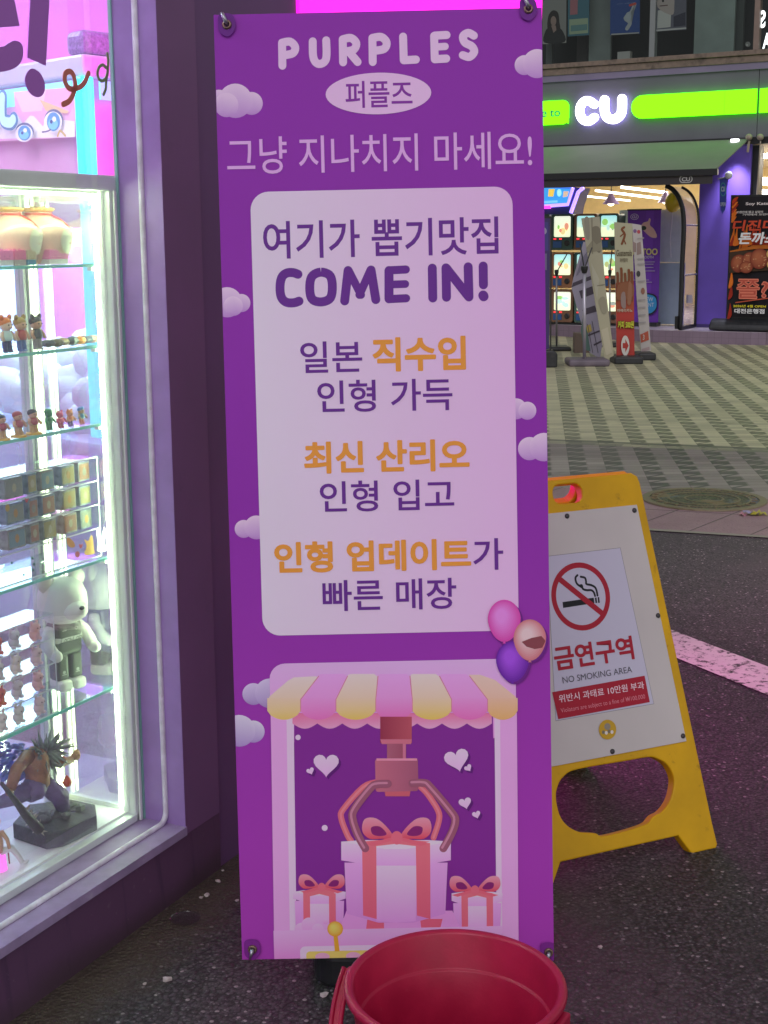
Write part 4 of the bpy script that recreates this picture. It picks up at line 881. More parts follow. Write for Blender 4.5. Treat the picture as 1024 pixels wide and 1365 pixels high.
VA = Art(FC, KA+.0302, .0006); p0 = FC.px(905.5, 244, KA+.03); p1 = FC.px(923.5, 233.5, KA+.03)
VA.poly(rrect(*p0, *p1, (p1[1]-p0[1])*.48), (.42, .42, .4)); d_ = .012; VA.poly(rrect(p0[0]+d_, p0[1]+d_, p1[0]-d_, p1[1]-d_, (p1[1]-p0[1])*.38), (.04, .035, .036)); VA.text('CU', (909, 241.8), (920, 236), (.5, .5, .48), .03); VA.build('awning_logo', PRINT, aw)
for x in (999.5, 1014.5):
    a, z = FC.px(x, 188, .14); MB().lathe(FC.w(a, z+.05, .14), [(.02, 0), (.045, .03), (.045, .07), (.02, .1)], n=12, axis=FC.n).build('crank_eye', mat('tan_metal', (.34, .28, .22), .5), cu, smooth=True)
    zz = FC.px(x-2, 203 if x < 1010 else 262, .16)[1]; MB().tube([FC.w(a, z, .17), FC.w(a-.015, zz, .17)], .018 if x < 1010 else .01, n=8).build('crank_rod', mat('tan_metal'), cu)
# violet pier, inside, right-hand window
aD = FC.px(929, 350)[0]
MB().box(FC, aD, AR, ST, zf-.09, -.5, 0).build('pier', CPUR, cu)
MB().box(FC, aD-.02, AR+.02, ST-.001, ST+.05, -.4, .008).build('plinth', mat('dark_violet_skirting', (.06, .04, .16), .5), cu)
w = MB(); w.box(FC, AR, AR+.1, ST, zf-.1, -.3, -.05); w.box(FC, AR+.1, 9, ST, ST+.25, -.2, -.06); w.build('side_window_frame', BLK, cu)
WARM = mat('warm_back_wall', (.9, .7, .34), .6, vary=.05)
MB().box(FC, -12, 9, ST, 3.4, -7.1, -7).build('back_wall', WARM, cu)
MB().box(FC, -12, 9, 2.78, 2.83, -7, -.41).build('ceiling', mat('cream_ceiling', (.8, .7, .5), .7), cu)
struct(MB().box(FC, -12, 9, ST, ST+.004, -7, -.02).build('store_floor', mat('pale_store_floor', (.5, .47, .45), .25, vary=.08)))
TUBE = mat('fluorescent_tube', (1, 1, 1), .4, emit=(1, .95, .82), es=4.5)
def tube_light(x0, y0, x1, y1, k, r=.035):
    MB().tube([FC.at(x0, y0, k), FC.at(x1, y1, k)], r, n=8).build('ceiling_tube', TUBE, cu)
tube_light(794, 254, 884, 265, -4.4, .02); tube_light(828, 249.5, 890, 257, -3.6, .022); tube_light(781, 261.5, 840, 267.5, -5.4, .016)
tube_light(1008, 241, 1040, 243, -1.5, .06); tube_light(1007, 258, 1040, 260, -1.2, .07)
for a in (-3, -.5, 2): MB().box(FC, a-.6, a+.6, 2.74, 2.775, -3.3, -2.7).build('ceiling_light', mat('store_light_panel', (1, 1, 1), .4, emit=(1, .93, .8), es=45), cu)
SHB = mat('shelf_goods', (.3, .22, .16), .5, vary=.5, scale=9)
for i in range(4):
    a0 = AR+.12; z0 = ST+.3+i*.42; MB().box(FC, a0, 3.5, z0, z0+.03, -1.6, -1.0).build('stock_shelf', mat('white_shelf', (.6, .6, .58), .5), cu)
    for j in range(8): MB().box(FC, a0+.03+j*.28, a0+.25+j*.28, z0+.031, z0+.16+.12*random.random(), -1.5, -1.05+.02*random.random()).build('stock_box', mat('stock%d' % (j % 4), [(.4, .12, .05), (.5, .4, .12), (.1, .2, .4), (.45, .42, .38)][j % 4], .5), cu)
for x in (828, 855, 812): pass
# two-tone partition seen through the opening
for y0, y1, cc in ((280, 350, (.72, .8, .85)), (350, 433, (.42, .53, .62))):
    k = -.35; a0, z1_ = FC.px(826, y0, k); a1, z0_ = FC.px(910, y1, k)
    MB().box(FC, a0, a1, max(z0_, ST+.002), z1_-.002, k-.05, k).build('partition_panel', mat('partition%d' % y0, cc, .45, vary=.05), cu)
# curved glass side screen of the entrance
prof0 = [(888, 247.5), (896, 252), (903, 260), (908, 271), (911, 286), (911.5, 310), (909.5, 350), (908, 400), (906.5, 439)]
k1 = .75; pa_ = [FC.px(x, y, k1) for x, y in prof0]; pa_[-1] = (pa_[-1][0], ST+.01)
sc = thing('glass_screen', FC.w(pa_[-1][0], ST, k1), 'arched glass entrance screen with black edge in front of the violet pier', 'glass screen')
MB().tube([FC.w(a, z, k1) for a, z in crom(pa_, 4)], .034, n=8).build('front_edge', BLK, sc, smooth=True)
pb_ = [(a+.0, z) for a, z in pa_]
MB().tube([FC.w(a+.01, z, .03) for a, z in crom(pb_, 4)], .018, n=8).build('rear_edge', BLK, sc, smooth=True)
m_ = MB(); cc = crom(pa_, 4); n = len(cc)
m_.add([FC.w(a, z, k1) for a, z in cc]+[FC.w(a, z, .03) for a, z in cc], [(i, i+1, n+i+1, n+i) for i in range(n-1)]); m_.build('curved_pane', glass('hazy_glass', (.5, .5, .66), .3, edge=False), sc)
MB().box(FC, pa_[-1][0]-.02, pa_[-1][0]+.02, ST+.002, ST+.05, .04, k1).build('bottom_rail', BLK, sc)
for y in (300, 367): 
    z = FC.px(909, y, k1)[1]; MB().tube([FC.w(FC.px(910, y, k1)[0], z, k1), FC.w(FC.px(910, y, k1)[0], z, .03)], .012, n=6).build('cross_bar', mat('grey_steel'), sc)
a, z = FC.px(903.5, 432, k1); MB().box(FC, a-.02, a+.02, ST+.02, ST+.2, k1+.02, k1+.08).build('handle', BLK, sc)
MB().box(FC, *[FC.px(x, 400, .4)[0] for x in (915, 923)], *[FC.px(915, y, .4)[1] for y in (404, 393)], .4, .405).build('notice', mat('grey_notice', (.4, .36, .44), .5), sc)
# feather pennant on a bracket
k = .35; pen = thing('hanging_pennant', FC.at(962, 240, k), 'narrow blue OPEN pennant hanging from a bracket on the violet pier', 'sign')
pp = [FC.px(x, y, k) for x, y in ((959.5, 238), (968.5, 236), (968.3, 270), (966.5, 280), (963, 285), (960.5, 280), (959.3, 268))]
MB().prism(FC, pp, k-.004, k).build('cloth', mat('blue_cloth', (.05, .08, .42), .6, vary=.08), pen)
PN = Art(FC, k+.001, .0008); PN.ppx(circ(964, 252.5, 3.9, 9, 22), (.1, .5, .3)); PN.ppx(circ(964, 252.5, 3.3, 8.2, 22), (.05, .1, .45)); PN.text('CU', (961.3, 255.5), (966.6, 248.5), (.6, .7, .8), .03); PN.text('OPEN', (960.2, 275), (967.8, 269.5), (.55, .62, .8), .02); PN.build('lettering', PRINT, pen)
MB().tube([FC.at(957, 238.5, k), FC.at(971, 236, k)], .012, n=8).build('bracket', mat('grey_steel'), pen); MB().tube([FC.at(970.5, 237, k), FC.at(970.5, 237, 0.0)], .014, n=8).build('wall_arm', mat('grey_steel'), pen)
MB().ball(FC.at(971.5, 233.5, k), .055).build('bracket_knob', mat('white_knob', (.7, .7, .75), .3), pen, smooth=True)
dl = bpy.data.lights.new('soffit_lamp', 'SPOT'); dl.energy = 150; dl.spot_size = math.radians(75); dl.spot_blend = 1; dl.color = (.85, .85, 1); dl.shadow_soft_size = .06
do = bpy.data.objects.new('soffit_lamp', dl); COL.objects.link(do); do.location = FC.w(FC.px(985, 190)[0], zA-.1, .22); do.rotation_euler = (FC.w(0, -1, -.12)-FC.o).to_track_quat('-Z', 'Y').to_euler()
LOC['x'] = V((0, 0, 0))
lm = MB().lathe(FC.w(FC.px(985, 190)[0], zA-.08, .22), [(.05, 0), (.06, .03), (.06, .08)], n=14).build('soffit_lamp_housing', mat('white_lamp_face', (1, 1, 1), .4, emit=(.9, .9, 1), es=3), cu)
# roll-up cutlet poster in a black stand
k = .55
ps = thing('poster_stand', FC.w(FC.px(1000, 440, k)[0], ST, k), 'black and red pork cutlet poster stand beside the violet pier', 'poster stand')
L0, T0 = FC.px(977.5, 260, k); R0 = L0+.70; B0 = FC.px(966, 425, k)[1]; L0 = FC.px(971, 340, k)[0]
lean = FC.px(977.5, 260, k)[0]-FC.px(966.5, 424, k)[0]; print('poster lean', lean, T0, B0)
MB().box(FC, L0, R0, B0, T0, k-.04, k).build('frame', BLK, ps, bevel=.006)
PS = Art(FC, k+.0015, .0008); dd = .03; PS.poly([(L0+dd, B0+dd), (R0-dd, B0+dd), (R0-dd, T0-dd), (L0+dd, T0-dd)], (.016, .014, .018))
W_, H_ = R0-L0-2*dd, T0-B0-2*dd
def pp_(u, v): return (L0+dd+u*W_, B0+dd+v*H_)
def pv(pts, col, n=4, sm=True): PS.poly(crom([pp_(u, v) for u, v in pts], n, True) if sm else [pp_(u, v) for u, v in pts], col)
F1, F2, F3 = (.55, .06, .02), (.75, .18, .02), (.35, .03, .015)
random.seed(3)
for i in range(26):
    u = random.random(); v = .58+.08*random.random()+.02*abs(u-.5); h = .03+.1*random.random()
    pv([(u-.06, v-.03), (u-.02, v+h*.4), (u+.02, v+h), (u+.03, v+h*.3), (u+.07, v-.02)], random.choice((F1, F2, F3)))
for i in range(14):
    s_ = random.choice((0., 1.)); v = random.random()*.3; u = s_+(.05 if s_ == 0 else -.05)
    pv([(max(0, u-.05), v-.04), (max(0, u-.02), v+.05), (u, v+.1), (min(1, u+.04), v)], random.choice((F1, F2, F3)))
for i in range(9): pv([(.0, .8+.02*i), (.04, .83+.02*i), (.09+.05*random.random(), .84+.02*i), (.03, .79+.02*i)], random.choice((F1, F2, F3)))
pv([(0, .37), (1, .40), (1, .57), (0, .55)], (.06, .035, .02), 1, False); pv([(0, .555), (.5, .6), (1, .61), (1, .575), (.5, .57), (0, .545)], (.5, .14, .02), 1, False)
for u, v, rx_, ry_ in ((.2, .45, .17, .075), (.42, .475, .16, .07), (.62, .49, .19, .085), (.36, .42, .14, .05)):
    a, z = pp_(u, v); PS.disc((a, z), rx_*W_, ry_*H_, (.42, .13, .06), (.2, .035, .02), (-.2, .3)); 
    for j in range(10): t_ = random.random()*6.28; r2 = random.random()**.5*.8; PS.poly(circ(a+rx_*W_*r2*math.cos(t_), z+ry_*H_*r2*math.sin(t_), .012, .009, 7), (.55, .25, .12))
for u, v in ((.9, .53), (.92, .445)): PS.disc(pp_(u, v), .09, .075, (.8, .66, .3), (.6, .36, .1))
def pt(body, u0, v0, u1, v1, col, bold=.02, sh=0.): PS.text(body, pp_(u0, v0), pp_(u1, v1), col, bold, px=False, shear=sh)
pt('Soy Katsu', .3, .925, .82, .955, (.75, .68, .68), .03); pt('오랜만에 뵙고 싶었어', .12, .865, .66, .885, (.6, .58, .56)); pt('기억에서 오던데', .25, .845, .8, .863, (.6, .58, .56))
pt('디진다', .05, .72, .95, .81, (.62, .07, .03), .035, .15); pt('돈까스', .18, .61, .98, .71, (.8, .8, .8), .04, .15)
pt('쫄?', .2, .155, .86, .325, (.75, .22, .14), .05); pt('쫄?', .215, .165, .845, .315, (.5, .09, .06), .0)
PS.stroke([pp_(.2, .125), pp_(.85, .165)], .014, (.55, .1, .05)); pt('2026년 4월 OPEN', .15, .085, .82, .108, (.75, .65, .03), .02); pt('대전은행점', .18, .035, .8, .075, (.8, .8, .8), .03)
PS.build('printed_poster', PRINT, ps)
q = [(k+.2*math.cos(t), ST+.015+.155*math.sin(t)) for t in [math.pi*i/12 for i in range(13)]]
m_ = MB(); n = len(q); A0, A1 = L0-.19, R0+.15
m_.add([FC.w(A0, z, c-.02) for c, z in q]+[FC.w(A1, z, c-.02) for c, z in q], [list(range(n)), list(range(n, 2*n))[::-1]]+[(i, i+1, n+i+1, n+i) for i in range(n-1)]+[(0, n-1, 2*n-1, n)]); m_.build('water_base', DARKPLASTIC, ps, bevel=.02, seg=3)
# manhole cover, wrapper
mp = (ground(858, 668)+ground(1019, 667))/2; mp.z = 0.006
mh = thing('manhole_cover', mp, 'round cast iron manhole cover with faded blue and orange paint at the pavement edge', 'manhole cover')
m, t, b, P, X, Y, q = newmat('cast_iron'); v = t.nodes.new('ShaderNodeTexVoronoi'); v.inputs['Scale'].default_value = 42; v.feature = 'DISTANCE_TO_EDGE'; t.links.new(P, v.inputs['Vector'])
nn_ = q.noise(P, 5, 3); col = q.mix(q.step(v.outputs[0], .05, .2), (.035, .03, .024), (.17, .14, .085)); col = q.mix(q.m('MULTIPLY', q.step(nn_, .56, .62), .7), col, (.12, .15, .2)); col = q.mix(q.m('MULTIPLY', q.step(q.noise(P, 4, 2), .57, .62), .7), col, (.3, .19, .07))
t.links.new(col, b.inputs['Base Color']); b.inputs['Roughness'].default_value = .5; b.inputs['Metallic'].default_value = .0
bp = t.nodes.new('ShaderNodeBump'); bp.inputs['Strength'].default_value = .6; bp.inputs['Distance'].default_value = .006; t.links.new(v.outputs[0], bp.inputs['Height']); t.links.new(bp.outputs[0], b.inputs['Normal'])
MB().lathe(mp, [(.3, .004), (.3, .006), (0, .0062)], n=64, cap=False).build('cover', m, mh)
MB().lathe(mp, [(.303, .001), (.303, .0085), (.345, .0085), (.347, 0)], n=64, cap=False).build('rim', mat('iron_rim', (.23, .185, .11), .5, .0, vary=.2, scale=20), mh)
m_ = MB()
for r_ in (.1, .19, .25): m_.lathe(mp, [(r_, .006), (r_, .009), (r_+.012, .009), (r_+.012, .006)], n=48, cap=False)
for i in range(24): a = 2*math.pi*i/24; m_.tube([mp+V((math.cos(a)*.26, math.sin(a)*.26, .007)), mp+V((math.cos(a)*.292, math.sin(a)*.292, .007))], .006, n=6)
m_.build('raised_pattern', mat('iron_rim'), mh)
wp_ = ground(1001, 685, .012); m_ = MB()
for i, (dx, dz, mi) in enumerate(((-.04, .0, 0), (-.015, .012, 1), (.01, .004, 2), (.035, .01, 2), (.06, .002, 2))):
    m_.add([wp_+V((dx+u*.02, v*.03+.008*math.sin(i*2+u), dz+.008*math.sin(3*u+v*2+i))) for u in (-1, 0, 1) for v in (-1, 0, 1)], [(0, 1, 4, 3), (1, 2, 5, 4), (3, 4, 7, 6), (4, 5, 8, 7)], mi)
tag(m_.build('candy_wrapper', [mat('pink_foil', (.7, .3, .4), .3), mat('lilac_foil', (.45, .4, .6), .3), mat('yellow_foil', (.6, .55, .05), .3)], loc=wp_), 'crumpled yellow and pink candy wrapper on the pink kerb stones', 'litter')
# ------------------------------------------------------------------ capsule vending machines in a stacked wall
k = .12
GCOL = {'g': (.04, .09, .075), 'b': (.2, .1, .055), 'o': (.3, .13, .06), 't': (.06, .12, .1)}
def capsule_machine(x0, x1, y0, y1, cc, label, seed, zfix=None):
    a0, z1_ = FC.px(x0, y0, k); a1, z0_ = FC.px(x1, y1, k)
    if zfix: z0_, z1_ = zfix
    t = thing('capsule_machine', FC.w((a0+a1)/2, z0_, k), label, 'vending machine', 'capsule machines stacked in the store front')
    w, h = a1-a0, z1_-z0_; bm_ = mat('capsule_body_'+cc, GCOL[cc], .45, vary=.1)
    o = rrect(a0+.008, z0_+.006, a1-.008, z1_-.004, .035, 4); wi = rrect(a0+.045, z0_+h*.37, a1-.045, z1_-.035, .025, 4)
    plate(FC, [o, wi], .3, .006, k-.15).build('body', bm_, t)
    R = random.Random(seed)
    L = Art(FC, k-.03, .0015); L.poly(wi, (.86, .95, .62)); 
    base = R.choice([(.35, .75, .8), (.85, .9, .75), (.9, .75, .6)]); yb, yt = z0_+h*.37, z1_-.035
    L.poly(clip(wi, -99, 99, yb+(yt-yb)*.45, 99), grad(yt, yb, base, (.86, .95, .62)))
    for i in range(5):
        cx_, cy_ = a0+w*(.3+.4*R.random()), yb+(yt-yb)*(.25+.45*R.random()); L.poly(crom(circ(cx_, cy_, w*(.05+.12*R.random()), h*(.03+.07*R.random()), 7, R.random()), 3, True), R.choice([(.3, .6, .15), (.75, .3, .2), (.45, .5, .2), (.5, .75, .7), (.8, .65, .3), (.3, .35, .3)]))
    L.build('lit_picture', PRINT_LIT, t)
    MB().lathe(FC.w(a0+w*.74, z0_+h*.2, k), [(.042, 0), (.042, .012), (.03, .018), (.0, .018)], n=20, axis=FC.n, cap=False).build('knob', mat('dark_knob', (.03, .028, .028), .4), t)
    MB().box(FC, a0+w*.74-.006, a0+w*.74+.006, z0_+h*.2-.036, z0_+h*.2+.036, k+.018, k+.03).build('knob_grip', mat('dark_knob'), t)
    MB().box(FC, a0+w*.12, a0+w*.5, z0_+h*.08, z0_+h*.26, k, k+.012).build('coin_panel', mat('blue_coin_panel', (.03, .1, .3), .3), t, bevel=.004)
    for u in (.2, .45): MB().box(FC, a0+w*u-.02, a0+w*u+.02, z0_+h*.3, z0_+h*.335, k, k+.008).build('red_lamp', mat('red_led', (.9, .05, .05), .4, emit=(1, .03, .05), es=1.6), t)
    return t
cols_ = ((703, 733), (734.5, 763.7), (765, 795.7), (797, 825)); rows_ = ((285, 334), (336, 384.5), (386, 430.5))
nm = [['green', 'brown', 'orange brown'], ['dark green', 'orange brown', 'brown'], ['brown', 'dark green', 'green'], ['green', 'orange brown', 'brown']]
cd_ = {'green': 't', 'dark green': 'g', 'brown': 'b', 'orange brown': 'o'}
rw = ('top', 'middle', 'bottom'); cw = ('first', 'second', 'third', 'fourth')
zr = [(FC.px(750, b_, k)[1], FC.px(750, a_, k)[1]) for a_, b_ in rows_]; zr[2] = (ST+.03, zr[2][1])
for i, (x0, x1) in enumerate(cols_):
    for j, (y0, y1) in enumerate(rows_):
        c_ = nm[i][j]; capsule_machine(x0, x1, y0, y1, cd_[c_], '%s capsule machine, %s row, %s column from the big purple banner' % (c_, rw[j], cw[i]), i*7+j, zr[j])
a0 = FC.px(703, 430, k)[0]; a1 = FC.px(825, 430, k)[0]
tag(MB().box(FC, a0, a1, ST, ST+.029, k-.28, k-.02).build('machine_plinth', BLK, loc=FC.w(a0, ST, k)), 'low black plinth under the stacked capsule machines', 'plinth')
# neon arcade cabinet above / behind them
k = -.9; F_ = FC
ar = thing('arcade_cabinet', FC.at(745, 284, k), 'arcade cabinet with glowing blue screen and violet neon edges above the capsule machines', 'arcade machine')
q = FC.pxs([(716, 291), (762, 287), (764, 274), (768, 262), (772, 250), (716, 246)], k); MB().prism(FC, q, k-.5, k-.02).build('body', mat('navy_panel', (.03, .04, .14), .4), ar)
SCN = Art(FC, k, .004); SCN.ppx([(716, 275), (757, 273), (763, 250), (716, 246)], (.06, .2, .7)); SCN.ppx([(722, 272), (756, 270), (760, 252), (724, 250)], (.05, .35, .85))
SCN.ppx([(731, 262), (738, 262), (740, 252), (732, 252)], (.9, .6, .1)); SCN.ppx(circ(746, 257, 3, 5, 12), (.4, .9, 1)); SCN.ppx([(751, 263), (757, 262), (759, 255), (752, 255)], (.7, .5, .35)); SCN.ppx([(724, 271), (744, 270), (744, 267), (724, 268)], (.2, .6, 1))
SCN.build('screen', PRINT_LIT, ar)
NV = mat('violet_neon', (.5, .3, 1), .4, emit=(.32, .22, 1), es=2.2); NM = mat('magenta_neon', (1, .1, .8), .4, emit=(1, .05, .75), es=1.8)
MB().tube([FC.at(722, 275, k+.03), FC.at(757, 272.5, k+.03), FC.at(764, 250, k+.03)], .028, NV and 0).build('neon_edge', NV, ar); MB().tube([FC.at(761, 284, k+.03), FC.at(771, 256, k+.03), FC.at(778, 250, k+.03)], .03).build('neon_edge', NV, ar)
MB().tube([FC.at(716, 276.5, k+.05), FC.at(734, 276, k+.05)], .025).build('neon_edge', NM, ar)
# pendant lamps, balloon
def pendant(x, yt, yb, wpx, k, label):
    c = FC.at(x, yb, k); r = abs(FC.px(x+wpx/2, yb, k)[0]-FC.px(x, yb, k)[0]); h = FC.px(x, yt, k)[1]-FC.px(x, yb, k)[1]
    t = thing('pendant_lamp', c, label, 'lamp', 'cone pendant lamps in the store')
    MB().lathe(c, [(r, 0), (r*.93, h*.08), (.05, h*.72), (.03, h)], n=24, cap=False).build('lamp_shade', mat('lilac_shade', (.3, .22, .5), .5), t, smooth=True)
    MB().ball(c+V((0, 0, .03)), r*.45).build('bulb', mat('warm_bulb', (1, 1, 1), .4, emit=(1, .9, .7), es=4), t, smooth=True)
    MB().tube([c+V((0, 0, h)), V((c.x, c.y, 2.78))], .008, n=6).build('cord', BLK, t)
pendant(814.5, 258, 272, 22, -1.8, 'lilac cone lamp hanging over the capsule machines'); pendant(887, 256, 270, 20, -2.2, 'lilac cone lamp hanging behind the arched glass screen')
k = -.2; c = FC.at(897, 270, k); bl_ = thing('balloon', c, 'yellow balloon floating inside the store above the partition', 'balloon')
MB().ball(c, (.12, .145, .12)).build('skin', mat('yellow_balloon', (.7, .5, .02), .3), bl_, smooth=True)
MB().tube([c-V((0, 0, .14)), c-V((.02, 0, .5)), c-V((0, 0, .8))], .006, n=5).build('string', mat('white_knob'), bl_)
# purple roll-up banner inside
k = .02
tt = thing('tattoo_banner', FC.w(FC.px(858, 432, k)[0], ST, k), 'violet roll-up banner with yellow TATTOO lettering in the store entrance', 'banner')
TA = Art(FC, k, .0012); TA.ppx([(837, 433), (877.5, 431.5), (881.5, 279), (837, 281)], (.17, .05, .42)); TA.ppx([(850, 433), (866, 432), (872, 280), (862, 280)], (.2, .06, .5))
TA.ppx(circ(846, 289, 5.5, 4.2, 18), (.6, .5, .7)); TA.ppx(circ(846, 289, 4.6, 3.4, 18), (.2, .06, .45)); TA.text('CU', (843, 291), (849, 287), (.65, .55, .75), .02)
TA.ppx(crom([(855, 303), (858, 297), (864, 295), (866, 291), (868, 293), (867, 300), (872, 305), (876, 313), (875, 317), (868, 316), (861, 310)], 4, True), (.7, .42, .42)); TA.ppx(circ(858.5, 304, 3.8, 3, 12, .4), (.05, .07, .06))
TA.text('TATTOO', (838, 340), (877.5, 331), (.75, .65, .25), .03); TA.text('MINI - BOOTH', (846, 344.5), (872, 341), (.65, .6, .7), .01)
for y, x0, x1 in ((352, 850, 872), (356.5, 852, 872), (373, 845, 866), (376, 848, 870), (361, 846, 874), (349, 846, 874)): TA.ppx([(x0, y+.9), (x1, y+.7), (x1, y-.5), (x0, y-.3)], (.4, .3, .55))
TA.ppx(crom([(852, 412), (850, 398), (858, 391), (868, 391), (876, 395), (877, 410), (870, 419), (858, 419)], 4, True), (.03, .03, .05)); TA.ppx(crom([(853, 411), (852, 399), (859, 393), (868, 393), (875, 397), (876, 409), (869, 417), (858, 417)], 4, True), (.05, .3, .6))
TA.text('NEW', (858, 401.5), (872, 396), (.5, .6, .75), .01); TA.text('EVENT', (856, 408.5), (873, 403.5), (.5, .6, .75), .01)
TA.build('printed_sheet', PRINT, tt); MB().box(FC, *[FC.px(x, 432, k)[0] for x in (836, 878)], ST, ST+.06, k-.1, k+.1).build('base', DARKPLASTIC, tt)
MB().box(FC, *[FC.px(x, 280, k)[0] for x in (836.5, 882)], FC.px(860, 280.5, k)[1], FC.px(860, 278.5, k)[1], k-.02, k+.01).build('top_rail', BLK, tt)
# street banners on pole stands in front of the store
def sframe(x, y): return Frame(ground(x, y), (1, 0, 0))
F1_ = sframe(732, 489)
s1 = thing('sign_panel', F1_.o, 'dark violet sign panel in black frame half hidden by the big purple banner', 'sign')
P1 = Art(F1_, .022, .001); P1.ppx([(716, 468), (732, 465), (733.5, 291), (716, 289)], (.06, .045, .14)); P1.ppx([(717, 335), (731, 334), (731, 296), (717, 296)], (.07, .06, .22)); P1.ppx(circ(724, 308, 5, 5), (.3, .28, .4)); P1.ppx([(717, 360), (729, 360), (729, 338), (717, 338)], (.16, .14, .25)); P1.build('printed_face', PRINT, s1)
w = MB(); q = F1_.pxs([(733, 470), (734.6, 470), (735.5, 290), (733.7, 290)]); w.prism(F1_, q, -.03, .03); q = F1_.pxs([(714, 291), (735, 291), (735, 288.5), (714, 288.5)]); w.prism(F1_, q, -.028, .028); w.build('frame', BLK, s1)
q = F1_.pxs([(712, 489), (741, 489), (741.5, 470), (736, 466), (712, 466)]); MB().prism(F1_, q, -.25, .15).build('base', DARKPLASTIC, s1, bevel=.02)
def pole_stand(px_, yb, yt, basew, label, basemat, pm, r=.02, hb=.09, side=0., rods=()):
    F = sframe(px_, yb); t = thing('pole_stand', F.o, label, 'stand', 'pole stands of the street banners')
    a, b = F.px(px_, yt); MB().tube([F.w(0, hb-.02), F.w(a, b)], r, n=10).build('pole', pm, t, smooth=True)
    MB().lathe(F.w(a, b-.02), [(r*1.3, 0), (r*2.1, .05), (r*2.1, .08), (r*.8, .085)], n=12).build('holder', BLK, t)
    MB().box(F, -basew/2+side, basew/2+side, 0, hb, -.22, .22).build('base', basemat, t, bevel=.03, seg=3)
    for (x, y) in rods: q = F.px(x, y); MB().tube([F.w(a, b+.03), F.w(q[0], q[1], -.05)], .008, n=6).build('rod', BLK, t)
    return t
SIL = mat('silver_pole', (.5, .47, .55), .3, .6); GRYB = mat('grey_violet_plastic', (.15, .12, .15), .5, vary=.2, scale=8)
pole_stand(742, 467, 366, .35, 'thin grey pole stand with black base beside the capsule machines', DARKPLASTIC, mat('dull_pole', (.22, .21, .22), .4, .5), .014, .06, .0, [(757, 338)])
pole_stand(779, 487, 362, .48, 'shiny pole stand with chunky grey base carrying the striped banner', GRYB, SIL, .02, .085, .03, [(774, 325), (790, 330)])
pole_stand(813, 462, 366, .3, 'thin pole stand behind the tall beige banner', DARKPLASTIC, mat('dull_pole'), .012, .06, .02, [(817, 330)])
def leaning(name, F, pts, art, label, cat='banner', th=.012, kk=0., back=(.3, .28, .24), shear=0.):
    t = thing(name, F.o, label, cat, 'street banners in front of the store')
    q = F.pxs(pts, kk); MB().prism(F, q, kk-th, kk).build('cloth', mat('banner_back', back, .6, vary=.06), t)
    a = Art(F, kk+.001, .001); art(a); a.build('print', PRINT, t); return t
def art_stripes(a):
    G = (.36, .33, .42); D = (.09, .075, .1)
    a.ppx([(778, 322), (764, 372), (762, 384), (772, 420), (786, 470), (800, 478), (806, 440), (800, 360), (792, 325)], G)
    for q in ([(762, 383), (790, 372), (789, 367), (764, 377)], [(775, 398), (793, 391), (791, 381), (772, 388)], [(779, 420), (796, 415), (793, 407), (776, 413)], [(780, 450), (800, 442), (799, 440), (779, 448)], [(792, 461), (804, 455), (803, 453), (791, 459)]): a.ppx(q, D)
    for i in range(9): a.ppx([(768+i*2.2, 368-i*3), (771+i*2.2, 366-i*3), (777+i*1.6, 345-i*2), (775+i*1.6, 344-i*2)], (.22, .2, .27))
    a.ppx([(781, 445), (789, 441), (787, 432), (782, 434)], (.5, .38, .1)); a.spx([(783, 432), (790, 470)], .8, D); a.spx([(789, 428), (797, 470)], .8, D)
    a.ppx([(777, 421), (783, 442), (787, 468), (778, 466), (774, 440)], (.1, .17, .15))
leaning('street_banner', sframe(800, 480), [(778, 322), (764, 372), (762, 384), (772, 420), (786, 470), (800, 478), (806, 440), (800, 360), (792, 325)], art_stripes, 'twisted lilac grey banner with dark bands seen from behind', kk=-.1)
def art_beige(a):
    B = (.40, .38, .27)
    a.ppx([(775, 291), (799.5, 288.5), (807, 380), (818.5, 474), (806.5, 480), (793, 400), (783, 338)], grad(a.F.px(790, 480)[1], a.F.px(790, 290)[1], (.44, .41, .28), (.36, .34, .25)))
    S_ = (.2, .18, .13)
    a.ppx(crom([(779, 292), (785, 291), (786, 318), (781, 316)], 4, True), (.27, .25, .2)); a.ppx(crom([(790, 303), (800, 305), (801, 335), (794, 333), (790, 318)], 4, True), S_); a.ppx([(783, 337), (802, 334), (802, 322), (795, 326), (790, 320), (782, 330)], (.26, .24, .17))
    a.ppx([(788, 350), (799, 372), (796, 400), (790, 372)], (.44, .42, .32)); a.ppx(crom([(798, 400), (806, 396), (809, 415), (803, 418)], 3, True), (.3, .28, .2)); a.ppx([(801, 440), (810, 436), (816, 470), (808, 474)], (.5, .46, .33))
    a.spx([(789, 290), (790, 338)], 1, S_); a.spx([(796, 381), (806, 379)], .8, S_)
leaning('street_banner', sframe(812, 484.5), [(775, 291), (799.5, 288.5), (807, 380), (818.5, 474), (806.5, 480), (793, 400), (783, 338)], art_beige, 'tall stained beige banner leaning sideways between two stands')
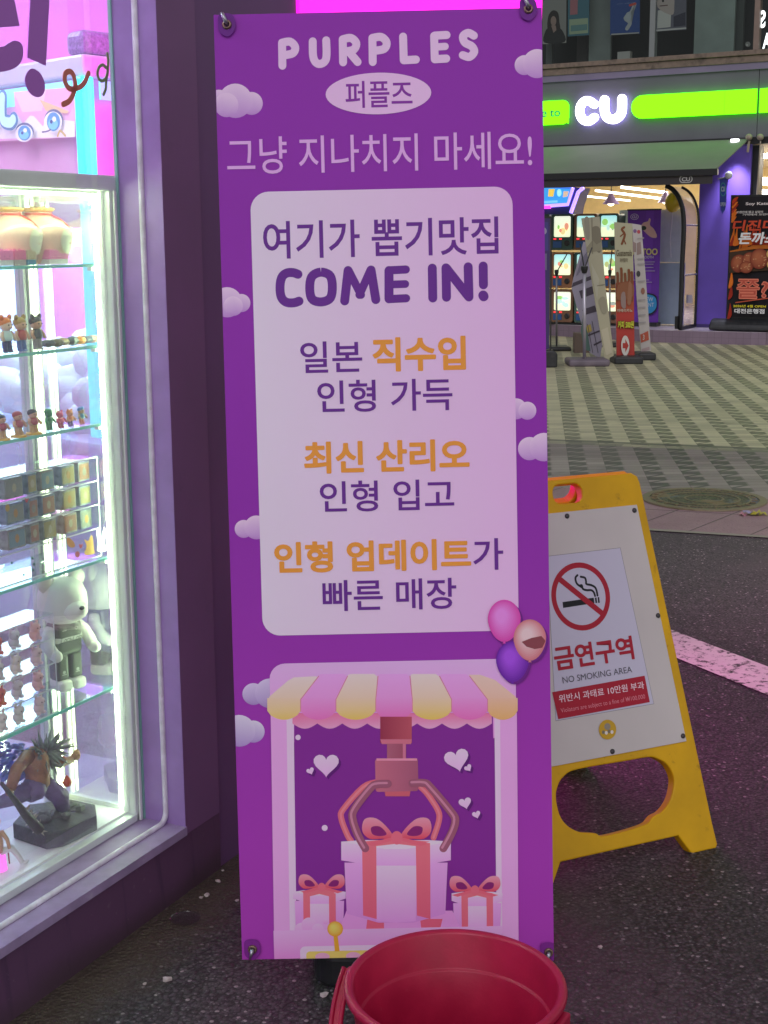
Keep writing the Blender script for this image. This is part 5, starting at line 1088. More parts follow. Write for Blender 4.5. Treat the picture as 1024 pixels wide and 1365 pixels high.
def art_red(a):
    a.ppx([(819, 296), (843, 298), (845, 375), (821, 378)], (.42, .40, .27)); a.ppx([(821, 377), (845, 374), (846, 479), (822, 480)], (.42, .05, .04)); a.ppx([(821, 417), (845, 414), (845, 380), (821, 384)], (.36, .08, .04))
    BR = (.2, .07, .03); a.spx([(829, 325), (833, 313), (829, 306), (832, 303)], 3, BR, 3); a.spx([(832, 311), (827, 315)], 1.6, BR); a.spx([(831, 318), (834, 325)], 1.6, BR)
    a.text('Guatemala', (821.5, 341.5), (842.5, 333), (.12, .1, .06), .014); a.text('과테말라', (826, 349.5), (837, 344), (.14, .11, .07), .012)
    for x, y in ((823, 364), (828, 358), (833, 365), (838, 360), (842, 363)): a.spx([(x, 400), (x+.5, y+8), (x, y)], 3.4, BR, 3)
    a.ppx(crom([(822, 398), (824, 380), (834, 376), (844, 380), (844, 394), (832, 400)], 4, True), (.25, .1, .05)); a.ppx(crom([(828, 408), (828, 392), (833, 390), (834, 410)], 3, True), (.28, .2, .18)); a.ppx(crom([(836, 404), (841, 404), (842, 380), (838, 376)], 3, True), (.3, .14, .08))
    a.text('아메리카노', (822.5, 416), (843, 411.5), (.55, .5, .4), .01); a.text('커피 500원', (822.5, 438), (845, 427), (.02, .02, .02), .06); a.text('커피 500원', (823, 437.5), (844.5, 427.5), (.62, .62, .06), .02)
    a.ppx(circ(833, 460.5, 5.5, 13.5, 26), (.6, .58, .52)); a.ppx([(829.5, 464), (833, 464), (833, 469.5), (837.5, 460.5), (833, 451.5), (833, 457), (829.5, 457)], (.4, .05, .04))
leaning('street_banner', sframe(834, 482), [(819, 296), (843, 298), (845, 375), (846, 479), (822, 480), (820.5, 378)], art_red, 'beige and red coffee banner with a white arrow badge', kk=.15)
def art_white(a):
    a.ppx([(843, 298), (855, 300), (861, 370), (868, 467), (855, 473), (849, 400)], (.5, .46, .44)); a.ppx(circ(846.5, 308, 2.3, 2.6), (.2, .12, .25)); a.ppx(circ(851.5, 309, 2.3, 2.6), (.45, .08, .1))
    for q in ([(844, 336), (848, 336), (848, 324), (844, 322)], [(849, 340), (855, 338), (854, 322), (849, 324)]): a.ppx(q, (.3, .22, .2))
    a.ppx(circ(851, 365, 2.6, 4), (.06, .06, .06)); a.ppx(circ(857, 388, 2.6, 4.5), (.3, .14, .1)); a.ppx([(854.5, 457), (865, 453), (864, 441), (853.5, 446)], (.45, .1, .06)); a.ppx([(856, 469), (866, 466), (865.6, 462), (855.5, 465)], (.4, .3, .3)); a.text('3', (856.5, 453), (859, 446), (.6, .5, .45), .02)
    for y in (318, 345, 352, 375, 400, 410, 420, 430): a.ppx([(847+y*.014-2, y+1), (856+y*.02-4, y), (856+y*.02-4, y-1.6), (847+y*.014-2, y-.8)], (.36, .33, .34))
leaning('street_banner', sframe(858, 478), [(843, 298), (855, 300), (861, 370), (868, 467), (855, 473), (849, 400)], art_white, 'narrow white banner edge on beside the coffee banner', kk=.0)
F_ = sframe(838, 484); b_ = thing('ballast_weight', F_.o, 'low black base blocks under the coffee banner', 'base'); MB().box(F_, -.2, .14, 0, .09, -.2, .2).build('block', DARKPLASTIC, b_, bevel=.02); F_ = sframe(862, 479); MB().box(F_, -.14, .08, 0, .09, -.2, .2).build('block', DARKPLASTIC, b_, bevel=.02)
F_ = sframe(775, 470); tag(MB().box(F_, -.1, .1, 0, .26, -.1, .1).build('cardboard_box', mat('brown_card', (.14, .1, .08), .7), loc=F_.o, bevel=.005), 'small brown box standing behind the chunky grey stand base', 'box')
# ------------------------------------------------------------------ things in the display case
def mt(name, col=(.5,.5,.5), rough=.45, **k): return mat(name, col, rough, **k)
JG = mt('pink_liquor', (.93, .58, .5), .12, coat=.5); GOLD = mt('orange_collar', (.6, .28, .06), .35); REDR = mt('red_ribbon', (.6, .03, .03), .5); CRY = glass('clear_stopper', (.86, .92, .92), .25); CREAM = mt('cream_label', (.85, .8, .62), .5)
c = -.225
def jar(x, yb, label):
    a, b = SHOP.px(x, yb, c); r = SHOP.px(x+29, yb, c)[0]-a; h = SHOP.px(x, 283, c)[1]-1.407; o = SHOP.w(a, 1.4075, c)
    t = thing('glass_jar', o, label, 'jar', 'pink liquor jars on the top glass shelf')
    MB().lathe(o, [(0, 0), (r*.74, 0), (r*.8, h*.04), (r*.92, h*.3), (r, h*.55), (r*.97, h*.68), (r*.8, h*.81), (r*.52, h*.88), (r*.4, h*.91), (r*.38, h)], n=36, cap=False).build('body', JG, t, smooth=True)
    MB().lathe(o+V((0, 0, h)), [(0, -.001), (r*.38, -.001), (r*.44, .001), (r*.5, .004), (r*.5, .007), (r*.42, .009), (0, .0095)], n=28, cap=False).build('collar', GOLD, t, smooth=True)
    MB().lathe(o+V((0, 0, h-.002)), [(r*.39, 0), (r*.42, .0), (r*.42, -.005), (r*.39, -.005)], n=24, cap=False).build('ribbon', REDR, t)
    f = SHOP.n; MB().ball(o+V((0, 0, h-.005))+f*r*.36+SHOP.x*.006, .0045).build('ribbon_knot', REDR, t, smooth=True)
    MB().tube([o+V((0, 0, h-.006))+f*r*.4+SHOP.x*.008, o+V((0, 0, h*.84))+f*r*.72+SHOP.x*.014, o+V((0, 0, h*.7))+f*r*.93+SHOP.x*.02], .0016, n=6).build('ribbon_tail', REDR, t)
    m_ = MB(); m_.lathe(o+V((0, 0, h+.009)), [(r*.2, 0), (r*.27, .004), (r*.3, .011), (r*.24, .018), (r*.12, .021), (0, .021)], n=7, cap=False); m_.build('stopper', CRY, t)
    np_ = lambda t: (.92+(t-.3)/.25*.08 if t < .55 else (1-(t-.55)/.13*.03 if t < .68 else .97-(t-.68)/.13*.17)) if t > .3 else .8+(t-.04)/.26*.12
    cyl = lambda aa, bb, e: o+V((0, 0, h*.46+bb))+(f*math.cos(aa/r+.28)+SHOP.x*math.sin(aa/r+.28))*(r*np_(.46+bb/h)+e)
    class _L:
        w = staticmethod(lambda aa, bb, e=0.: cyl(aa, bb, .0012+e))
    A_ = Art(_L, .0, .0004)
    for rx_, ry_, cc in ((r*.48, h*.27, (.85, .8, .62)), (r*.42, h*.23, (.88, .85, .72))): A_.disc((0, 0), rx_, ry_, cc)
    A_.disc((.0, -.006), .0045, .0015, (.6, .1, .06)); A_.disc((-.004, .004), .0014, .002, (.3, .22, .2)); A_.disc((.004, .004), .0014, .002, (.3, .22, .2)); A_.disc((0, .013), .003, .0015, (.6, .15, .1)); A_.build('label', PRINT, t)
jar(14, 350, 'pink liquor jar at the edge of the photo, on the top glass shelf'); jar(54, 349, 'pink liquor jar nearer the end pane, on the top glass shelf')
def toyblock(x0, x1, zb, cc, lo, label, px_c=-.165, h=.03):
    a0 = SHOP.px(x0, 352, px_c)[0]; a1 = SHOP.px(x1, 352, px_c)[0]; t = thing('toy_block', SHOP.w((a0+a1)/2, zb, px_c), label, 'toy', 'little brick toys on the top glass shelf'); n_ = '%.2f_%.2f_%.2f' % cc
    MB().box(SHOP, a0, a1, zb+h*.36, zb+h, px_c-.028, px_c).build('body', mt('toy_'+n_, cc, .35), t, bevel=.001)
    MB().box(SHOP, a0+.0005, a1-.0005, zb+.0002, zb+h*.36, px_c-.027, px_c-.001).build('foot', mt('toyfoot_%.2f' % lo[0], lo, .4), t)
    m_ = MB()
    for u in (.3, .7):
        for v in (.3, .7): m_.lathe(SHOP.w(a0+(a1-a0)*u, zb+h, px_c-.028*v), [(.003, 0), (.003, .0025), (0, .0025)], n=10, cap=False)
    m_.build('studs', mt('toy_'+n_), t)
    a_ = Art(SHOP, px_c+.0006, .0003)
    for u in (.32, .68): a_.poly(circ(a0+(a1-a0)*u, zb+h*.6, .0012, n=8), (.05, .03, .04))
    a_.stroke([(a0+(a1-a0)*.35, zb+h*.45), (a0+(a1-a0)*.65, zb+h*.45)], .0008, (.3, .06, .1)); a_.build('face', PRINT, t)
toyblock(1, 19, 1.4075, (.85, .22, .5), (.8, .75, .75), 'pink and white brick toy in front of the edge jar'); toyblock(20, 36, 1.4075, (.8, .15, .36), (.5, .4, .4), 'rose brick toy with a face in front of the jars')
toyblock(38, 49, 1.4075, (.66, .52, .36), (.1, .3, .5), 'beige brick toy with blue foot beside the red figure'); toyblock(67, 92, 1.4075, (.85, .2, .5), (.8, .75, .75), 'wide pink brick toy right of the red figure')
def figure(name, x, yf, yt, zs, c, label, group, hair, skin, top, bottom, shoe=None, disc=None, ears=False, wide=1., hat=None, scale=1.):
    a = SHOP.px(x, yf, c)[0]; H = (SHOP.px(x, yt, c)[1]-zs)*scale; o = SHOP.w(a, zs+.0004, c); t = thing(name, o, label, 'figurine', group)
    F = Frame(o, SHOP.x); w_ = H*.19*wide; z0 = 0
    if disc: MB().lathe(o, [(0, 0), (H*.32, 0), (H*.32, H*.06), (H*.29, H*.08), (0, H*.08)], n=20, cap=False).build('disc', mt('disc%.2f' % disc[0], disc), t); z0 = H*.08
    def M_(n, cc): return mt('fig_%s_%.2f_%.2f_%.2f' % ((n,)+cc), cc, .4)
    for s_ in (-1, 1):
        m_ = MB(); m_.tube([F.w(s_*w_*.5, z0+H*.03, .002), F.w(s_*w_*.45, z0+H*.2), F.w(s_*w_*.4, z0+H*.36)], [w_*.36, w_*.38, w_*.42], n=10); m_.ball(F.w(s_*w_*.52, z0+H*.03, H*.03), (w_*.36, H*.035, w_*.55), F=F, n=10); m_.build('leg', M_('b', bottom), t, smooth=True)
        MB().tube([F.w(s_*w_*.85, z0+H*.55), F.w(s_*w_*1.25, z0+H*.44, .003), F.w(s_*w_*1.2, z0+H*.32, .008)], [w_*.3, w_*.27, w_*.25], n=8).build('arm', M_('s', skin), t, smooth=True)
    m_ = MB(); m_.lathe(F.w(0, z0+H*.32), [(0, 0), (w_*.85, 0), (w_*.9, H*.08), (w_*.8, H*.2), (w_*.5, H*.27), (0, H*.28)], n=16, cap=False); m_.build('torso', M_('t', top), t, smooth=True)
    hc = F.w(0, z0+H*.73); m_ = MB(); m_.ball(hc, (H*.17*wide, H*.17, H*.17), F=F); m_.ball(F.w(0, z0+H*.69, H*.15), (H*.06, H*.05, H*.06), F=F, n=10); m_.build('head', M_('s', skin), t, smooth=True)
    m_ = MB(); m_.ball(F.w(0, z0+H*.80, -H*.03), (H*.19*wide, H*.15, H*.18), F=F)
    if ears:
        for s_ in (-1, 1): m_.ball(F.w(s_*H*.15, z0+H*.94, -.0), (H*.08, H*.08, H*.05), F=F, n=10)
    if hat: m_.tube([F.w(-H*.2, z0+H*.86, -.001), F.w(0, z0+H*.92, .004), F.w(H*.2, z0+H*.86, -.001)], H*.06, n=8)
    m_.build('hair', M_('h', hair), t, smooth=True)
    a_ = MB()
    for s_ in (-1, 1): a_.ball(F.w(s_*H*.065, z0+H*.74, H*.16), H*.022, F=F, n=8)
    a_.build('eyes', mt('toy_eye', (.02, .02, .02)), t)
    return t
SKN = (.72, .42, .26); g1 = 'bear-eared figurines on the second glass shelf'
figure('figurine', 10, 469, 420, 1.238, -.18, 'bear-eared figurine with orange hair and dark jeans on second shelf', g1, (.8, .2, .03), (.8, .55, .4), (.6, .75, .7), (.05, .05, .16), ears=True)
figure('figurine', 29, 466, 420, 1.238, -.18, 'bear-eared figurine with red shirt and blue shorts on second shelf', g1, (.45, .28, .06), SKN, (.5, .04, .04), (.08, .16, .5), ears=True)
figure('figurine', 50, 464, 419, 1.238, -.18, 'black-haired bear-eared figurine in dark top on second shelf', g1, (.03, .03, .04), SKN, (.04, .05, .07), (.4, .36, .36), ears=True)
def crumple(x0, x1, y0, y1, cs, label):
    a0, a1 = SHOP.px(x0, 460, -.19)[0], SHOP.px(x1, 460, -.19)[0]; h = .022; o = SHOP.w((a0+a1)/2, 1.2384, -.19); t = thing('wrapped_toy', o, label, 'toy', 'wrapped toys lying on the second shelf')
    R = random.Random(x0)
    for i, cc in enumerate(cs):
        u = (i+.5)/len(cs); m_ = MB(); m_.ball(SHOP.w(a0+(a1-a0)*u, 1.2384+h*.42, -.19+.004*(i % 2)), ((a1-a0)/len(cs)*.75, h*(.35+.12*R.random()), .016), F=SHOP, n=9); m_.build('piece', mt('wrap_%.2f_%.2f' % cc[:2], cc, .35), t, noise=.0012)
crumple(60, 88, 0, 0, [(.05, .06, .1), (.12, .09, .06), (.4, .26, .12)], 'small dark wrapped toy lying beside the black-haired figurine'); crumple(93, 124, 0, 0, [(.06, .07, .1), (.7, .25, .05), (.1, .11, .14), (.25, .35, .5)], 'dark and orange wrapped toy lying near the edge lamp')
g2 = 'boy figurines in red on yellow discs'
for x, yf, yt, lab in ((3, 584, 553, 'boy figurine in red shirt on yellow disc, cut by the photo edge'), (25, 578, 549, 'boy figurine with a red hood on yellow disc'), (45, 575, 546, 'bare-headed boy figurine in dark red shirt nearest the rear post')):
    figure('figurine', x, yf, yt, 1.072, -.16, lab, g2, (.45, .05, .06) if 'hood' in lab else (.04, .04, .06), SKN, (.45, .04, .07), (.75, .5, .2), disc=(.75, .42, .04), wide=1.25)
g3 = 'bright little figurines on the third shelf'
figure('figurine', 66, 573, 543, 1.072, -.17, 'green robot figurine on the third shelf', g3, (.02, .2, .08), (.03, .25, .1), (.02, .22, .08), (.03, .25, .1)); figure('figurine', 81, 571, 547, 1.072, -.17, 'hot pink figurine with ears on the third shelf', g3, (.75, .04, .16), (.8, .08, .2), (.75, .05, .16), (.7, .04, .14), ears=True, wide=1.3)
figure('figurine', 94, 568, 545, 1.072, -.17, 'orange headed figurine with purple trousers on the third shelf', g3, (.75, .24, .08), (.75, .3, .14), (.7, .22, .1), (.22, .08, .4), ears=True, wide=1.2); figure('figurine', 109, 566, 541, 1.072, -.17, 'figurine with blue cap and red rim on the third shelf', g3, (.05, .2, .6), (.4, .25, .12), (.1, .28, .4), (.6, .1, .1), hat=True, wide=1.1)
# clear acrylic racks
ACR = glass('clear_acrylic', (.97, .985, .99), .05); ACE = mt('acrylic_edge', (.75, .85, .85), .2)
def rack(name, a0, a1, z0, zs, c0, c1, label):
    t = thing(name, SHOP.w((a0+a1)/2, z0, c0), label, 'rack', 'clear acrylic racks in the cabinet')
    for z in zs:
        s_ = MB().box(SHOP, a0, a1, z, z+.002, c1, c0).build('shelf', ACR, t); MB().box(SHOP, a0, a1, z-.0003, z+.0023, c0, c0+.0012).build('polished_edge', ACE, s_)
    for a in (a0, a1): 
        s_ = MB().box(SHOP, a-.001, a+.001, z0, zs[-1], c1, c0).build('side', ACR, t); MB().box(SHOP, a-.0012, a+.0012, z0, zs[-1], c0+.0002, c0+.0014).build('polished_edge', ACE, s_)
    return t
cr0, cr1 = -.165, -.24
ra1 = SHOP.px(133, 620, cr0)[0]; ra0 = SHOP.px(-40, 640, cr0)[0]; zt_ = SHOP.px(112, 612, cr0)[1]; z0 = .7785; print('rack', ra0, ra1, zt_)
zz = [z0, z0+.062]+[z0+.062+(zt_-z0-.064)*i/3 for i in (1, 2, 3)]
rk = rack('acrylic_rack', ra0, min(ra1, UP-.012), z0, zz, cr0, cr1, 'clear acrylic rack filled with small dark boxes on the fourth shelf'); ra1 = min(ra1, UP-.012)
A_ = Art(SHOP, cr0+.0018, .0003)
A_.ppx(crom([(89, 718), (92, 717), (98, 722), (100, 728), (95, 730), (90, 726)], 4, True), (.75, .3, .05)); A_.ppx(circ(103, 739, 3.2, 4.2, 16), (.75, .2, .22)); A_.ppx(crom([(112, 738), (115, 728), (112, 719), (117, 721), (122, 713), (124, 722), (125, 732), (126, 737), (118, 740)], 4, True), (.8, .42, .06))
A_.ppx(crom([(129, 734), (130, 725), (128, 708), (131, 704), (133, 718), (135, 718), (138, 703), (140, 708), (138, 722), (141, 733), (136, 735)], 4, True), (.85, .86, .86)); 
for x, y in ((35, 666), (107, 727)): A_.ppx(crom([(x-2.5, y-2), (x, y-.8), (x+2.5, y-2.2), (x+1.5, y+2), (x, y+4), (x-1.8, y+2)], 3, True), (.7, .08, .1))
A_.ppx(circ(9, 677, 3, 5, 14), (.6, .4, .1)); 
for x, y in ((42, 744), (44, 752), (43, 760), (30, 766), (14, 750)): A_.ppx(circ(x, y, 1.6, 1.9, 9), (.06, .25, .18))
A_.build('printed_sticker', PRINT, rk)
DKB = [(.3, .33, .29), (.24, .28, .27), (.36, .35, .3), (.24, .31, .36)]
bx = [(4, 28), (34, 47), (52, 70), (80, 98), (103, 118)]; proto = None; R = random.Random(5)
rown = ('lower', 'middle', 'upper')
for j in range(3):
    zb = zz[1+j]+.0024
    for i, (x0, x1) in enumerate(bx):
        a0, a1 = SHOP.px(x0+2, 660, cr0-.02)[0], SHOP.px(x1+2, 660, cr0-.02)[0]; a1 = max(a1, a0+.028); h = (zz[2+j]-zz[1+j])*.8
        if a1 > ra1-.003: a1 = ra1-.003
        lab = 'small dark toy box, %s row of the rack, %s from the rack end' % (rown[j], ('fifth', 'fourth', 'third', 'second', 'first')[i])
        t = thing('toy_box', SHOP.w((a0+a1)/2, zb, cr0-.02), lab, 'box', 'small dark boxes in the acrylic rack')
        cc = R.choice(DKB); cl = mt('darkbox%.3f' % cc[0], cc, .3, vary=.35, scale=60)
        MB().box(SHOP, a0, a1, zb, zb+h, cr0-.05, cr0-.018).build('carton', cl, t, bevel=.0008)
        b2 = Art(SHOP, cr0-.0175, .0003); b2.poly([(a0+.003, zb+h*.1), (a1-.003, zb+h*.1), (a1-.003, zb+h*.9), (a0+.003, zb+h*.9)], R.choice([(.3, .33, .28), (.42, .36, .18), (.24, .34, .38), (.42, .22, .16)])); b2.poly(crom(circ((a0+a1)/2, zb+h*.5, .006, .009, 8), 2, True), R.choice([(.5, .45, .3), (.3, .3, .25), (.55, .3, .1)])); b2.build('picture', PRINT, t)
cr0, cr1 = -.15, -.22
r1 = SHOP.px(71, 830, cr0)[0]; r0_ = SHOP.px(-50, 840, cr0)[0]; zt_ = SHOP.px(70, 818, cr0)[1]; z0 = .4825; zz = [z0+(zt_-z0)*i/4 for i in range(5)]; print('rack2', r1, zt_)
rk2 = rack('acrylic_rack', r0_, r1, z0, zz, cr0, cr1, 'clear acrylic rack of tiny animal figures beside the white bear')
R = random.Random(11); pal = [(.82, .78, .76), (.82, .5, .5), (.8, .75, .7), (.75, .15, .1), (.8, .6, .62), (.7, .68, .72)]
for j in range(4):
    for i, x in enumerate((-2, 22, 50)):
        a = SHOP.px(x, 900, -.17)[0]; zb = zz[j]+.0024; cc = pal[(i*2+j*3) % 6]; h = (zz[1]-zz[0])*.78; o = SHOP.w(a, zb, -.172)
        lab = 'tiny %s animal toy, %s tier of the low rack, %s' % (('white', 'rose', 'cream', 'red', 'pale pink', 'grey white')[(i*2+j*3) % 6], ('bottom', 'second', 'third', 'top')[j], ('at the photo edge', 'in the middle', 'beside the white bear')[i])
        t = thing('animal_toy', o, lab, 'toy', 'tiny animal toys in the low acrylic rack'); mm = mt('animal%.2f%.2f' % cc[:2], cc, .5); F = Frame(o, SHOP.x)
        MB().ball(F.w(0, h*.3), (h*.3, h*.3, h*.26), F=F).build('body', mm, t, smooth=True)
        m_ = MB(); m_.ball(F.w(0, h*.66, h*.08), (h*.3, h*.26, h*.26), F=F); m_.build('head', mm, t, smooth=True)
        for s_ in (-1, 1): 
            MB().ball(F.w(s_*h*.2, h*.95, h*.02), (h*.09, h*.16, h*.06), F=F, n=8).build('ear', mm, t, smooth=True); MB().ball(F.w(s_*h*.1, h*.68, h*.33), h*.035, F=F, n=6).build('eye', mt('toy_eye'), t)
            MB().ball(F.w(s_*h*.18, h*.08, h*.14), (h*.13, h*.1, h*.16), F=F, n=8).build('foot', mm, t, smooth=True)
# white bear in dark overalls
c = -.235; a, _ = SHOP.px(89, 912, c); zb = .4825; H = SHOP.px(95, 757, c)[1]-zb; o = SHOP.w(a, zb, c)
br = thing('bear_figure', o, 'white bear figure with dark body and arms held forward on the fifth shelf', 'figure'); F = Frame(o, (SHOP.x*.97+SHOP.n*.25))
BW = mt('white_vinyl', (.78, .8, .72), .4); BD = mt('dark_olive_vinyl', (.1, .115, .09), .35)
m_ = MB(); m_.lathe(F.w(0, H*.585), [(0, 0), (H*.13, .0), (H*.18, H*.04), (H*.205, H*.13), (H*.2, H*.23), (H*.165, H*.31), (H*.1, H*.355), (0, H*.365)], n=32, cap=False); m_.ball(F.w(0, H*.70, H*.17), (H*.11, H*.085, H*.1), F=F); hd_ = m_.build('head', BW, br, smooth=True)
for s_ in (-1, 1): MB().ball(F.w(s_*H*.15, H*.925, 0), (H*.08, H*.085, H*.045), F=F).build('ear', BW, hd_, smooth=True)
MB().ball(F.w(0, H*.735, H*.265), (H*.025, H*.018, H*.015), F=F).build('nose', mt('toy_eye'), hd_, smooth=True)
m_ = MB(); m_.box(F, -H*.13, H*.13, H*.30, H*.585, -H*.085, H*.085); to = m_.build('torso', BD, br, bevel=H*.04, seg=4)
MB().box(F, -H*.134, H*.134, H*.405, H*.48, -H*.089, H*.0885).build('belt_band', mt('pale_band', (.55, .57, .5), .4), br, bevel=H*.035, seg=4)
T_ = Art(F, H*.0895, .0003); T_.text('Coca-Cola', (-H*.105, H*.418), (H*.105, H*.47), (.08, .09, .07), .0, px=False, shear=.3); T_.poly(circ(H*.06, H*.525, H*.02, H*.016, 4), (.5, .52, .46)); T_.poly(circ(H*.06, H*.525, H*.014, H*.011, 4), (.08, .09, .07)); T_.poly([(-H*.08, H*.52), (-H*.04, H*.52), (-H*.04, H*.527), (-H*.08, H*.527)], (.5, .52, .46)); T_.build('lettering', PRINT, br)
for s_ in (-1, 1):
    l = MB().box(F, s_*H*.068-H*.058, s_*H*.068+H*.058, H*.085, H*.32, -H*.07, H*.07).build('leg', BD, br, bevel=H*.03, seg=3)
    m_ = MB(); m_.box(F, s_*H*.068-H*.06, s_*H*.068+H*.06, 0, H*.1, -H*.075, H*.12); m_.build('foot', BW, br, bevel=H*.035, seg=4)
    L2_ = Art(F, H*.0708, .0003); L2_.poly([(s_*H*.068-.006, H*.14), (s_*H*.068+.006, H*.14), (s_*H*.068+.006, H*.148), (s_*H*.068-.006, H*.148)], (.5, .52, .46)); L2_.poly(circ(s_*H*.068, H*.165, H*.016, H*.014, 12), (.5, .52, .46)); L2_.build('leg_mark', PRINT, br)
    pts = [F.w(s_*H*.13, H*.54, 0), F.w(s_*H*.185, H*.47, H*.02), F.w(s_*H*.20, H*.40, H*.07), F.w(s_*H*.19, H*.345, H*.13)]
    MB().tube(pts, [H*.045, H*.055, H*.052, H*.05], n=14).ball(pts[-1]+F.n*H*.02, (H*.048, H*.05, H*.06), F=F).build('arm', BW, br, smooth=True)
# wild-maned statuette on a black rock plinth
zb = .1853; c = -.2; G = SHOP
pl = [SHOP.px(x, y, 0) for x, y in ()]
def onz(x, y, z): p = ground(x, y, z)-SHOP.o; return (p.dot(SHOP.x), p.dot(SHOP.n))
base = [onz(x, y, zb) for x, y in ((18, 1118), (62, 1133), (85, 1129), (130, 1107), (128, 1092), (95, 1085), (40, 1092))]; print('statue base', base)
hb = .045; cx_ = sum(p[0] for p in base)/7; cn_ = sum(p[1] for p in base)/7
st_ = thing('statuette', SHOP.w(cx_, zb, cn_), 'shaggy creature statuette with a studded club on a black rock base', 'statue')
ROCK = mt('black_rock', (.055, .06, .064), .5, vary=.4, scale=40, bump=.3, bscale=120)
m_ = MB(); n = len(base); m_.add([SHOP.w(a, zb, c_) for a, c_ in base]+[SHOP.w(a, zb+hb*.8, c_) for a, c_ in base]+[SHOP.w(cx_, zb+hb, cn_)], [(i, (i+1) % n, n+(i+1) % n, n+i) for i in range(n)]+[(n+i, n+(i+1) % n, 2*n) for i in range(n)]+[list(range(n))[::-1]]); m_.build('rock_base', ROCK, st_, bevel=.003)
R = random.Random(4); m_ = MB()
for i in range(26):
    u, v = R.random(), R.random(); p = SHOP.w(cx_+(u-.5)*.1, zb+hb*.9, cn_+(v-.5)*.06); m_.ball(p, (.008+.012*R.random(), .004+.012*R.random(), .01), F=SHOP, n=6)
m_.build('rubble', mt('grey_stone', (.11, .12, .12), .6, vary=.4, scale=50), st_, noise=.002)
cs = cn_
def sp_(x, y, dc=0.): return SHOP.at(x, y, cs+dc)
BRN = mt('bronze_skin', (.38, .18, .09), .45, vary=.3, scale=60, bump=.2, bscale=150); PUR = mt('violet_cloth', (.2, .15, .3), .55, vary=.3, scale=50); MAN = mt('grey_mane', (.22, .25, .22), .45, vary=.3, scale=80); FEA = mt('blue_feather', (.22, .27, .75), .55, vary=.3, scale=70); WOOD = mt('dark_club', (.07, .065, .055), .5, vary=.3, scale=60); BONE = mt('pale_spikes', (.42, .4, .3), .5)
m_ = MB(); m_.tube([sp_(52, 1046), sp_(50, 1030), sp_(47, 1012), sp_(52, 998)], [.024, .027, .03, .018], n=14); m_.tube([sp_(38, 1008, .0), sp_(22, 1026, .012), sp_(14, 1052, .02)], [.016, .013, .011], n=10); m_.tube([sp_(64, 1008), sp_(80, 1018, .01), sp_(96, 1012, .016)], [.013, .010, .008], n=10); m_.ball(sp_(100, 1008, .018), .009); m_.ball(sp_(13, 1056, .022), .009); m_.build('body', BRN, st_, smooth=True)
m_ = MB(); m_.tube([sp_(54, 1042), sp_(44, 1052), sp_(36, 1062)], [.022, .028, .018], n=12); m_.tube([sp_(58, 1044), sp_(80, 1062), sp_(84, 1080)], [.02, .021, .014], n=10); m_.tube([sp_(48, 1048), sp_(20, 1062, -.01), sp_(-4, 1072, -.02)], [.022, .018, .011], n=10); m_.build('trousers', PUR, st_, smooth=True, noise=.0008)
m_ = MB(); m_.tube([sp_(84, 1078), sp_(80, 1094), sp_(84, 1102, .012)], [.014, .011, .011], n=8); m_.ball(sp_(86, 1103, .01), (.012, .006, .01), F=SHOP); m_.build('boot', mt('dark_boot', (.1, .05, .035), .5), st_, smooth=True)
m_ = MB()
for i in range(170):
    t = R.random()*6.28; e = (R.random()-.25)*1.6; l = .024+.036*R.random(); b0_ = sp_(58+5*math.cos(t), 1002+4*math.sin(t)); d = (SHOP.x*math.cos(t)*.9+V((0, 0, 1))*(math.sin(t)*.7+.35)+SHOP.n*(R.random()-.3)*1.2).normalized(); s2 = V((R.random()-.5, R.random()-.5, R.random()-.7))*.02
    m_.tube([b0_, b0_+d*l*.55+s2*.3, b0_+d*l+s2], [.0042, .0032, .0006], n=5)
m_.build('mane', MAN, st_, smooth=True)
m_ = MB(); m_.tube([sp_(68, 1000, .012), sp_(80, 992, .02), sp_(92, 986, .022), sp_(96, 984, .018)], [.005, .0045, .003, .001], n=8); m_.tube([sp_(66, 1004, .015), sp_(70, 1018, .026), sp_(82, 1022, .03), sp_(90, 1014, .026)], [.005, .0045, .003, .001], n=8); m_.build('horn', mt('pale_horn', (.2, .21, .2), .4), st_, smooth=True)
m_ = MB(); m_.ball(sp_(76, 1008, .012), (.011, .011, .011), F=SHOP); m_.ball(sp_(84, 1012, .016), (.008, .006, .007), F=SHOP); m_.build('head', mt('red_brown_face', (.42, .12, .06), .5), st_, smooth=True, noise=.001)
m_ = MB(); m_.ball(sp_(102, 1006, .02), (.007, .012, .008), F=SHOP); m_.build('claw_flame', mt('tan_flame', (.55, .3, .14), .5), st_, noise=.0018)
m_ = MB(); m_.lathe(sp_(90, 1048, .02), [(0, -.002), (.008, .002), (.0105, .009), (.007, .017), (.002, .024), (0, .027)], n=12, cap=False); m_.build('red_gourd', mt('orange_red', (.7, .11, .05), .35), st_, smooth=True)
m_ = MB()
for i in range(110):
    u, v = R.random(), R.random(); b0_ = sp_(40-u*46, 990+v*48, -.012-.02*R.random()); d = (SHOP.x*-.9+V((0, 0, 1))*(.5-v*1.1)+SHOP.n*(R.random()-.5)*.5).normalized(); m_.tube([b0_, b0_+d*.012, b0_+d*.022], [.003, .0036, .0004], n=5)
m_.build('feather_cape', FEA, st_, smooth=True)
m_ = MB(); m_.tube([sp_(2, 1044, .026), sp_(18, 1064, .028), sp_(34, 1086, .032), sp_(52, 1106, .034)], [.004, .006, .0095, .0125], n=12); cl_ = m_.build('club', WOOD, st_, smooth=True)
m_ = MB()
for i in range(26):
    u = .35+.65*i/25; p = sp_(18+36*u, 1064+44*u, .03); t = R.random()*6.28; d = (SHOP.x*math.cos(t)+V((0, 0, 1))*math.sin(t)+SHOP.n*(.5*R.random())).normalized(); m_.tube([p+d*.006, p+d*.019], [.0032, .0004], n=5)
